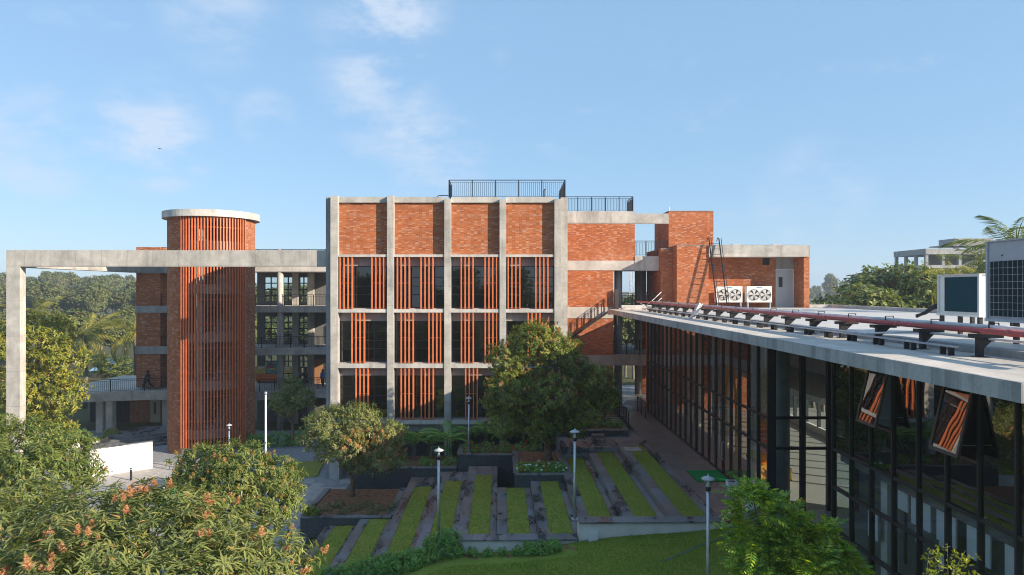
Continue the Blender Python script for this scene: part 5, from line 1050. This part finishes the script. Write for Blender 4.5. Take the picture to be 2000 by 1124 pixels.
# clipped-looking hedge along the terrace fronts
HP = [(1.6, 26.0), (0.2, 26.05), (-1.5, 26.2), (-3.0, 26.7), (-4.5, 27.3), (-6.2, 28.0), (-8.4, 28.8)]
def hedge_base(x, y): return lawn_z(x, min(y, 26.7)) if x > -3.2 else max(.2, 1.85 + .36 * (x + 3.2))
hl = []
for a, b in zip(HP, HP[1:]):
    for k in range(3):
        x, y = a[0] + (b[0] - a[0]) * k / 3, a[1] + (b[1] - a[1]) * k / 3; z = hedge_base(x, y); r_ = random.uniform(.42, .58); s_ = (0.6 if x > .2 else 0.4) if x > -2.4 else 1.1
        hl.append((x, y, z + .32 * s_, r_ * s_, r_ * .9 * s_, .5 * s_ * random.uniform(.85, 1.2)))
tree('hedge', 'loose dark green hedge along the foot of the terraces', (-3, 26.8, .8), hl, 3600, 8, .11, .05, 'leaf_shrub', .03, 33, droop=.2, cat='hedge', fork=.15)
bz = lambda x, y: hedge_base(x, y) + .035 * math.sin(x * 5 + y * 3) - (.12 if y < 25.8 else 0) - .02
solo('soil_bank', grid(-2.6, 2.4, 25.45, 26.72, 16, 6, bz), 'soil', 'strip of bare reddish soil under the hedge by the lower white wall', kind='structure', smooth=True)
solo('soil_bank', grid(-10, -2.6, 25.9, 29.2, 20, 10, bz), 'soil', 'sloping bare soil under the hedge below the lowest terraces', kind='structure', smooth=True)
# coconut palms
CF = [frond_mesh('frond', 'leaf_palm', 26, 1.0, .016, .30, c, h, rgf) for c, h in ((1.3, .6), (1.9, .8), (.9, .5))]
CFD = [frond_mesh('frond', 'leaf_palm_dark', 26, 1.0, .018, .30, c, h, rgf) for c, h in ((1.2, .6), (1.8, .8), (.8, .4))]
def palm(lab, base, h, L, n, seed, fm, group=None, lean=(0, 0), el=(-.5, 1.25), azr=None):
    t = thing('coconut_palm', base, lab, 'palm', group); b = Vector(base); top = b + Vector((lean[0], lean[1], h)); rg = random.Random(seed)
    part('trunk', MB().tube([b - Vector((0, 0, .1)), b.lerp(top, .35) + Vector((.15, 0, 0)), b.lerp(top, .7) + Vector((.1, 0, 0)), top], [.24, .17, .14, .15], 10), 'bark_grey', t, True)
    for k in range(n):
        o = link('frond', rg.choice(fm), t); o.location = top - b; a = 2 * PI * k / n * 2.4 + rg.uniform(-.25, .25); s_ = L * rg.uniform(.8, 1.1); e = el[0] + (el[1] - el[0]) * (k + .5) / n; o.rotation_euler = (rg.uniform(-.3, .3), -e, a); o.scale = (s_, s_, s_)
palm('yellowing coconut palm behind the broad tree by the deck', (PX(166, 74), 74, 0), PZ(655, 74), 4.3, 18, 1, CF)
palm('yellowing coconut palm against the left end of the gallery building', (PX(262, 76), 76, 0), PZ(648, 76), 4.6, 18, 2, CF)
palm('short palm showing just above the broad tree crown', (PX(70, 70), 70, 0), PZ(612, 70), 3.2, 14, 3, CF)
palm('coconut palm with upright fronds behind the tall grey cooling unit', (PX(1985, 40), 40, 0), PZ(492, 40), 3.6, 20, 4, CFD, el=(-.4, 1.4))
palm('half hidden coconut palm behind the cream cooling unit', (PX(1862, 47), 47, 0), PZ(537, 47), 2.6, 16, 5, CF)
palm('dense coconut palm below the unfinished building', (PX(1915, 49), 49, 0), PZ(512, 49), 3.0, 20, 6, CFD)
# distant wood
def proto(seed, h, wide, mat='leaf_forest', n=620, L=.62, Wd=.36):
    rg = random.Random(seed); lb = []
    for k in range(7):
        a = rg.uniform(0, 2 * PI); r_ = rg.uniform(.1, 1) * wide * .55; s_ = wide * rg.uniform(.38, .6); lb.append((r_ * math.cos(a), r_ * math.sin(a), h * rg.uniform(.5, .85), s_, s_, s_ * rg.uniform(.75, 1.15)))
    rng = np.random.default_rng(seed); Pc, Nc = crown_pts(rng, lb, n, .15); p, d, u = whorl(rng, Pc, Nc, 6, 30, 110, .3, .12)
    return leaf_mesh('crown', p, d, u, L * rng.uniform(.6, 1.3, len(p)), Wd, mat), limbs((0, 0, 0), lb, .22, rg, .5).mesh('trunk', 'bark_grey')
PRO = [proto(s, h, w) for s, h, w in ((41, 14, 3.6), (42, 15, 3.0), (43, 13, 4.2), (44, 16, 3.4), (45, 12, 3.0))]
PRD = [proto(s, h, w, 'leaf_mango_dark', 900, .5, .26) for s, h, w in ((51, 14, 4.4), (52, 13, 3.8))]
def far_tree(px, d, top_py, lab, group, pro, rg):
    me, tk = rg.choice(pro); z = PZ(top_py, d); hh = max(v.co.z for v in me.vertices) if me.name not in HT else HT[me.name]; HT[me.name] = hh
    s_ = z / hh; t = thing('tree', (PX(px, d), d, -.06), lab, 'tree', group); t.rotation_euler.z = rg.uniform(0, 6.28); wdt = max(.8, min(1.5, s_ * rg.uniform(.95, 1.25))); t.scale = (wdt, wdt, s_)
    c = link('crown', me, t); c['kind'] = 'stuff'; link('trunk', tk, t)
def far_tree_at(x, y, h, lab, group, pro, rg):
    me, tk = rg.choice(pro); hh = HT.setdefault(me.name, max(v.co.z for v in me.vertices)); s_ = h / hh; t = thing('tree', (x, y, -.06), lab, 'tree', group); t.rotation_euler.z = rg.uniform(0, 6.28); t.scale = (s_ * 1.15, s_ * 1.15, s_)
    c = link('crown', me, t); c['kind'] = 'stuff'; link('trunk', tk, t)
HT = {}
rt = random.Random(77)
GL = 'trees of the distant wood'
for k in range(30): far_tree(-60 + 13 * k + rt.uniform(-8, 8), rt.uniform(300, 360), rt.uniform(528, 543), 'hazy tree at the back of the distant wood', GL, PRO, rt)
for k in range(18): far_tree(-40 + 21 * k + rt.uniform(-9, 9), rt.uniform(190, 230), rt.uniform(546, 566), 'olive tree in the middle of the distant wood', GL, PRO, rt)
for k in range(15): far_tree(-20 + 24 * k + rt.uniform(-9, 9), rt.uniform(112, 130), rt.uniform(590, 622), 'lower tree at the near edge of the distant wood', GL, PRO, rt)
for k in range(14): far_tree(340 + 24 * k + rt.uniform(-6, 6), rt.uniform(150, 190), rt.uniform(548, 575), 'tree seen through the gallery windows', 'trees behind the gallery', PRO, rt)
for k in range(10): far_tree(350 + 34 * k + rt.uniform(-6, 6), rt.uniform(95, 110), rt.uniform(600, 625), 'tree seen through the gallery windows', 'trees behind the gallery', PRO, rt)
for k in range(16): far_tree(700 + 36 * k + rt.uniform(-8, 8), rt.uniform(180, 240), rt.uniform(564, 580), 'low tree far behind the brick building', 'trees far behind the brick building', PRO, rt)
for k in range(6): far_tree(1205 + 16 * k, rt.uniform(95, 110), rt.uniform(572, 600), 'tree seen through the open landings', 'trees behind the open landings', PRO, rt)
for k in range(24): far_tree(1560 + 22 * k + rt.uniform(-9, 9), rt.uniform(430, 580), rt.uniform(546, 562), 'hazy bluish tree far beyond the flat roof', 'hazy trees beyond the flat roof', PRO, rt)
far_tree(243, 86, 690, 'dark round tree behind the blue roofed shed', None, PRD, rt)
far_tree(1622, 420, 533, 'single hazy tree that tops the far tree line beyond the flat roof', None, PRO, rt)
for k, (p, d, t_) in enumerate(((1690, 72, 536), (1725, 74, 512), (1765, 72, 506), (1800, 70, 520), (1835, 74, 530), (1660, 80, 562), (1745, 66, 548), (1880, 76, 545))): far_tree(p, d, t_, 'dense dark green tree of the clump beyond the flat roof', 'dark trees beyond the flat roof', PRD, rt)
for p, d, t_ in ((1592, 60, 574), (1630, 62, 590), (1608, 64, 585)): far_tree(p, d, t_, 'low dark tree just behind the rooftop house corner', 'low trees behind the rooftop house', PRD, rt)
# trees on the viewer's side of the site: they show only as dark reflections in the classroom windows
for k in range(18): far_tree_at(-62 + 6.6 * k + rt.uniform(-2, 2), rt.uniform(-62, -34), rt.uniform(13.5, 19), 'dark tree mirrored in the panes of the classroom windows', 'trees mirrored in the classroom windows', PRD, rt)
# planter planting
AF = [frond_mesh('frond', 'leaf_shrub', 12, 1.0, .05, .36, c, .35, rgf) for c in (1.2, 1.7)]
def areca(base, h, n, seed, lab, group):
    t = thing('areca_palm', base, lab, 'palm', group); rg = random.Random(seed); b = Vector(base)
    for k in range(4): part('stem', MB().tube([b + Vector((rg.uniform(-.12, .12), rg.uniform(-.12, .12), 0)), b + Vector((rg.uniform(-.2, .2), rg.uniform(-.2, .2), h * .5))], [.035, .025], 6), 'bark_grey', t)
    for k in range(n):
        o = link('frond', rg.choice(AF), t); o.location = (rg.uniform(-.15, .15), rg.uniform(-.15, .15), h * rg.uniform(.3, .55)); s_ = h * rg.uniform(.5, .75); o.rotation_euler = (rg.uniform(-.2, .2), -rg.uniform(.5, 1.35), rg.uniform(0, 6.28)); o.scale = (s_,) * 3
for k, u in enumerate((-7.9, -6.8, -5.6, -4.5, -3.4)): areca(W(u, 44.2 + .3 * (k % 2), 1.85), 2.3 + .3 * (k % 3), 12, 60 + k, 'feathery areca palm in the long planter under the windows', 'areca palms under the windows')
for k, u in enumerate((-2.1, -.9, .3, 1.5)): areca(W(u, 44.7, 2.6), 1.9 + .25 * (k % 2), 11, 70 + k, 'feathery areca palm in the higher planter of red flowers', 'areca palms in the higher planter')
def shrub(lab, c, r, n, seed, mat='leaf_shrub', flower=None, nf=0, L=.12, group=None, name='shrub'):
    rng = np.random.default_rng(seed); t = thing(name, c, lab, 'shrub', group); c = Vector(c); lb = [(c.x, c.y, c.z + r * .55, r, r, r * .75), (c.x + r * .5, c.y, c.z + r * .4, r * .6, r * .6, r * .5), (c.x - r * .5, c.y - .1, c.z + r * .45, r * .6, r * .6, r * .55)]
    part('stem', limbs(c, lb, .02, random.Random(seed), .3), 'bark_grey', t); Pc, Nc = crown_pts(rng, lb, n, .2); p, d, u = whorl(rng, Pc, Nc, 6, 25, 95, .3, .02)
    cr = link('foliage', leaf_mesh('foliage', p, d, u, L * rng.uniform(.7, 1.2, len(p)), L * .42, mat, c), t); cr['kind'] = 'stuff'
    for i in range(nf):
        o = link('flower', FLW[flower], t); o.location = Vector(Pc[i]) + Vector(Nc[i]) * .06 - c; o.scale = (1, 1, 1)
FLW = {m_: MB().lathe((0, 0, 0), [(.01, -.03), (.06, 0), (.075, .05), (.03, .07), (.005, .06)], 7).mesh('flower', m_) for m_ in ('flower_white', 'flower_red')}
for k, u in enumerate((-8.0, -6.2, -4.6, -3.2)): shrub('low shrub at the front of the long palm planter', W(u, 42.8, 1.83), .45, 70, 80 + k, group='shrubs in the long planter')
for k, u in enumerate((-1.9, -.9, .2, 1.3, 2.2)): shrub('red flowering shrub in the higher granite planter', W(u, 43.2, 2.57), .5, 80, 90 + k, flower='flower_red', nf=4, group='red flowering shrubs')
for k in range(12): shrub('white flowering lily clump at the foot of the tall tree', W(1.15 + .42 * (k % 6), 36.9 + .7 * (k // 6), 2.95), .24, 26, 110 + k, 'leaf_shrub' if k % 3 else 'leaf_lime', 'flower_white', 3, .2, 'white lily clumps')
for k, u in enumerate((4.4, 5.5, 6.6, 7.5)): shrub('bushy shrub in front of the dark bar fence', W(u, 44.2, 3.9), .42, 80, 130 + k, 'leaf_lime' if k == 1 else 'leaf_shrub', group='shrubs before the bar fence')
for k in range(9): shrub('wispy dry groundcover tuft in the low mango planter', W(-9.7 + .5 * k, 36.1 + .5 * (k % 3), 1.03), .3, 40, 150 + k, 'leaf_forest', None, 0, .1, 'dry tufts in the low planter')
shrub('lime green shrub at the corner of the low mango planter', W(-9.9, 35.9, 1.03), .38, 45, 170, 'leaf_lime', None, 0, .22)
shrub('white flowering bush between garden wall and round mango tree', (PX(335, 40), 40, 0), .9, 160, 171, 'leaf_shrub', 'flower_white', 14, .2)
shrub('green shrub under the walkway deck columns', (-34.3, 58.5, .15), .6, 120, 172, 'leaf_lime', None, 0, .16)
shrub('dark shrub beside the deck columns', (-36.5, 57.8, .15), .7, 120, 173)
for k, x in enumerate((-21.0, -19.2, -17.6)): shrub('dark leafy bush under the gallery balconies', (x, 55.5 + .4 * k, 0), .9, 170, 180 + k, L=.22, group='bushes under the gallery')
gt = thing('draped_cloth', (PX(352, 36), 36, 0), 'bright green cloth draped on a low stand behind the mango trees', 'cloth'); x = PX(352, 36)
m = grid(x - .45, x + .45, 35.9, 36.3, 8, 2, lambda a, b: 2.0 + .12 * math.sin((a - x) * 9) + (b - 36) * .8); part('cloth', m, 'green_cloth', gt, True); m = grid(x - .45, x + .45, 1.0, 2.0, 8, 4, lambda a, b: 0, lambda a, b, c: Vector((a, 35.9 + .06 * math.sin((a - x) * 11), b))); part('cloth_front', m, 'green_cloth', gt, True); part('stand', MB().tube([(x, 36.1, 0), (x, 36.1, 2.0)], .03, 8), 'steel', gt)

# blades of grass on the near lawn and the terrace strips
def blades(rng, n, fx, L): 
    p = fx(n); d = np.stack([rng.normal(size=n) * .5, rng.normal(size=n) * .5, np.full(n, 1.0)], 1); u = rng.normal(size=(n, 3)); return p, d, u
rg_ = np.random.default_rng(99)
xs = rg_.uniform(-4.5, 10.6, 52000); ys = 18.5 + 8.15 * rg_.random(52000) ** .8; zs_ = np.array([lawn_z(a, b) for a, b in zip(xs, ys)]) - .01
kk = ~((ys > 25.35) & (xs < 2.4)); pp_ = np.stack([xs, ys, zs_], 1)[kk]; n_ = len(pp_); dd_ = np.stack([rg_.normal(size=n_) * .55, rg_.normal(size=n_) * .55, np.ones(n_)], 1)
lo = link('grass', leaf_mesh('grass', pp_, dd_, rg_.normal(size=(n_, 3)), .075 * rg_.uniform(.6, 1.3, n_), .02, 'grass_blade')); tag(lo, 'short mown grass blades covering the sloping lawn', 'grass', kind='stuff')
acc = []
for i in range(10):
    x1 = tread_x(i); x0 = x1 - TR; d1 = 35.4 if i >= 8 else 36.3 if i in (3, 4) else 40.0; q = int(260 * (d1 - 27.3)); a = rg_.uniform(x0 + .46, x1 - .29, q); b = rg_.uniform(27.35, d1, q)
    acc.append(np.array([tuple(W(p, r_, ZT[i] + .005)) for p, r_ in zip(a, b)]))
pp_ = np.concatenate(acc); n_ = len(pp_); dd_ = np.stack([rg_.normal(size=n_) * .6, rg_.normal(size=n_) * .6, np.ones(n_)], 1)
lo = link('grass', leaf_mesh('grass', pp_, dd_, rg_.normal(size=(n_, 3)), .07 * rg_.uniform(.6, 1.4, n_), .02, 'grass_blade')); tag(lo, 'short grass blades of the strips on the stepped terraces', 'grass', kind='stuff')
# ---------------------------------------------------------------- people
def skin_mesh(name, nodes, edges, mat, parent, lv=1, root=0):
    me = bpy.data.meshes.new(name); me.from_pydata([n[:3] for n in nodes], edges, []); me.materials.append(MATS[mat]); o = link(name, me, parent)
    sk = o.modifiers.new('skin', 'SKIN'); sk.use_smooth_shade = True
    lay = me.skin_vertices[0].data if me.skin_vertices else None
    if lay is None:
        me.attributes; bpy.context.view_layer.objects.active = o
    for i, n in enumerate(nodes): lay[i].radius = (n[3], n[3] if len(n) < 5 else n[4]); lay[i].use_root = (i == root)
    s = o.modifiers.new('sub', 'SUBSURF'); s.levels = lv; s.render_levels = lv + 1
    return o
def person(lab, base, face, stride, top, legs, seed, arms=(.25, -.2), h=1.68):
    t = thing('person', base, lab, 'person'); t.rotation_euler.z = face
    k = h / 1.7; s = stride
    def n(x, y, z, r, r2=None): return (x * k, y * k, z * k, r * k) + (() if r2 is None else (r2 * k,))
    # local +X is forward
    J = [n(0, 0, .95, .125), n(0, 0, 1.12, .115), n(.01, 0, 1.3, .135), n(.01, 0, 1.43, .10), n(.015, 0, 1.5, .055), n(.02, 0, 1.56, .075), n(.03, 0, 1.63, .09), n(.02, 0, 1.69, .07)]
    E = [(0, 1), (1, 2), (2, 3), (3, 4), (4, 5), (5, 6), (6, 7)]
    cloth_legs, cloth_top = [J[0]], [n(0, 0, .93, .135), n(0, 0, 1.12, .128), n(.01, 0, 1.3, .15), n(.01, 0, 1.42, .115), n(.015, 0, 1.46, .07)]; ce, te = [], [(0, 1), (1, 2), (2, 3), (3, 4)]
    feet = []
    for sg, st_ in ((1, s), (-1, -s)):
        hip = n(0, .09 * sg, .90, .095); kn = n(st_ * .22 + .05 * abs(st_), .095 * sg, .5, .06); an_ = n(st_ * .42 - (.12 if st_ < 0 else 0), .1 * sg, .09 + (.07 if st_ < 0 else 0), .042); to = n(st_ * .42 + .13 - (.1 if st_ < 0 else 0), .11 * sg, .035, .035)
        b = len(J); J += [hip, kn, an_, to]; E += [(0, b), (b, b + 1), (b + 1, b + 2), (b + 2, b + 3)]; feet.append((an_, to))
        b = len(cloth_legs); cloth_legs += [hip[:3] + (.112 * k,), kn[:3] + (.08 * k,), (an_[0], an_[1], an_[2] + .06 * k, .07 * k)]; ce += [(0, b), (b, b + 1), (b + 1, b + 2)]
        a = arms[0] if sg > 0 else arms[1]; sh = n(.0, .17 * sg, 1.4, .06); el_ = n(a * .45 - .03, .23 * sg, 1.13, .045); wr = n(a * 1.0 + .05, .22 * sg, .9, .03); hd = n(a * 1.05 + .08, .22 * sg, .83, .035, .02)
        b = len(J); J += [sh, el_, wr, hd]; E += [(3, b), (b, b + 1), (b + 1, b + 2), (b + 2, b + 3)]
        for q in range(5): J.append(n(a * 1.05 + .10 + .012 * (q - 2) + (.03 if q == 0 else 0), .22 * sg + .014 * (q - 2), .76 + (.03 if q == 0 else .006 * abs(q - 2)), .009)); E.append((b + 3, len(J) - 1))
        b = len(cloth_top); cloth_top += [sh[:3] + (.08 * k,), el_[:3] + (.06 * k,), (wr[0], wr[1], wr[2] + .03 * k, .047 * k)]; te += [(3, b), (b, b + 1), (b + 1, b + 2)]
    skin_mesh('body', J, E, 'skin', t); skin_mesh('trousers', cloth_legs, ce, legs, t); skin_mesh('shirt', cloth_top, te, top, t)
    m = MB(); m.lathe((.0, 0, 1.55 * k), [(.05 * k, -.12 * k), (.1 * k, -.04 * k), (.112 * k, .07 * k), (.1 * k, .15 * k), (.05 * k, .2 * k), (.005, .21 * k)], 14); o = link('hair', m.mesh('hair', 'hair', (0.015, 0, 0), True), t)
    for a_, t_ in feet: m = MB(); m.tube([Vector(a_[:3]) - Vector((.06 * k, 0, .03 * k)), Vector(t_[:3])], [.055 * k, .04 * k], 8); link('shoe', m.mesh('shoe', 'shoe', (0, 0, 0), True), t)
    # nose and ears stay part of the face
    m = MB(); m.lathe((.118 * k, 0, 1.6 * k), [(.004, -.02), (.014, -.012), (.009, .015), (.003, .03)], 7); link('nose', m.mesh('nose', 'skin'), t)
    return t
_bm_probe = bpy.data.meshes.new('probe'); bpy.data.meshes.remove(_bm_probe)
person('person in dark jacket and black trousers walking along the deck railing', (PX(288, 61.7), 61.7, 3.765), R(178), .95, 'cloth_navy', 'cloth_black', 1, (.22, -.25))
person('person in blue jacket standing at the balcony end by the brick building', (PX(630, 62.6), 62.6, 3.765), R(-120), .1, 'cloth_blue', 'cloth_black', 2, (.1, .05))
person('dark clothed person standing deep on the gallery balcony by the window', (PX(597, 64.2), 64.2, 3.765), R(160), .15, 'cloth_black', 'cloth_black', 3, (.3, .1))
person('person in grey top leaning beside the gallery window', (PX(586, 64.6), 64.6, 3.765), R(30), .1, 'cloth_grey', 'cloth_navy', 4, (.35, .2), 1.6)
bd = P(312, 291, 150); bt_ = thing('bird', bd, 'small dark bird gliding over the concrete portal', 'bird')
part('body', MB().tube([bd + Vector((-.3, 0, -.02)), bd + Vector((-.1, 0, 0)), bd + Vector((.15, 0, .02)), bd + Vector((.3, 0, .03))], [.02, .07, .06, .015], 8), 'hair', bt_, True)
for sg in (-1, 1):
    m = MB(); i0 = m.addv([bd + Vector((-.1, 0, 0)), bd + Vector((.12, 0, .01)), bd + Vector((.08 + .1 * sg, sg * .3, .12)), bd + Vector((-.02 + .25 * sg, sg * .62, .02)), bd + Vector((-.12 + .1 * sg, sg * .3, .1))]); m.face([i0, i0 + 1, i0 + 2, i0 + 4]); m.face([i0 + 4, i0 + 2, i0 + 3]); part('wing', m, 'hair', bt_)
# ---------------------------------------------------------------- air
hzm, hn, _ = NM('haze_air')
hv = hn('VolumePrincipled', {'Color': (0.80, 0.88, 1.0, 1), 'Density': 0.00042, 'Anisotropy': 0.2}); hn('OutputMaterial', {'Volume': hv.outputs[0]})
solo('haze', MB().box(-640, 640, -90, 640, -1.1, 34), 'haze_air', 'thin pale haze filling the air over the whole site', kind='stuff')
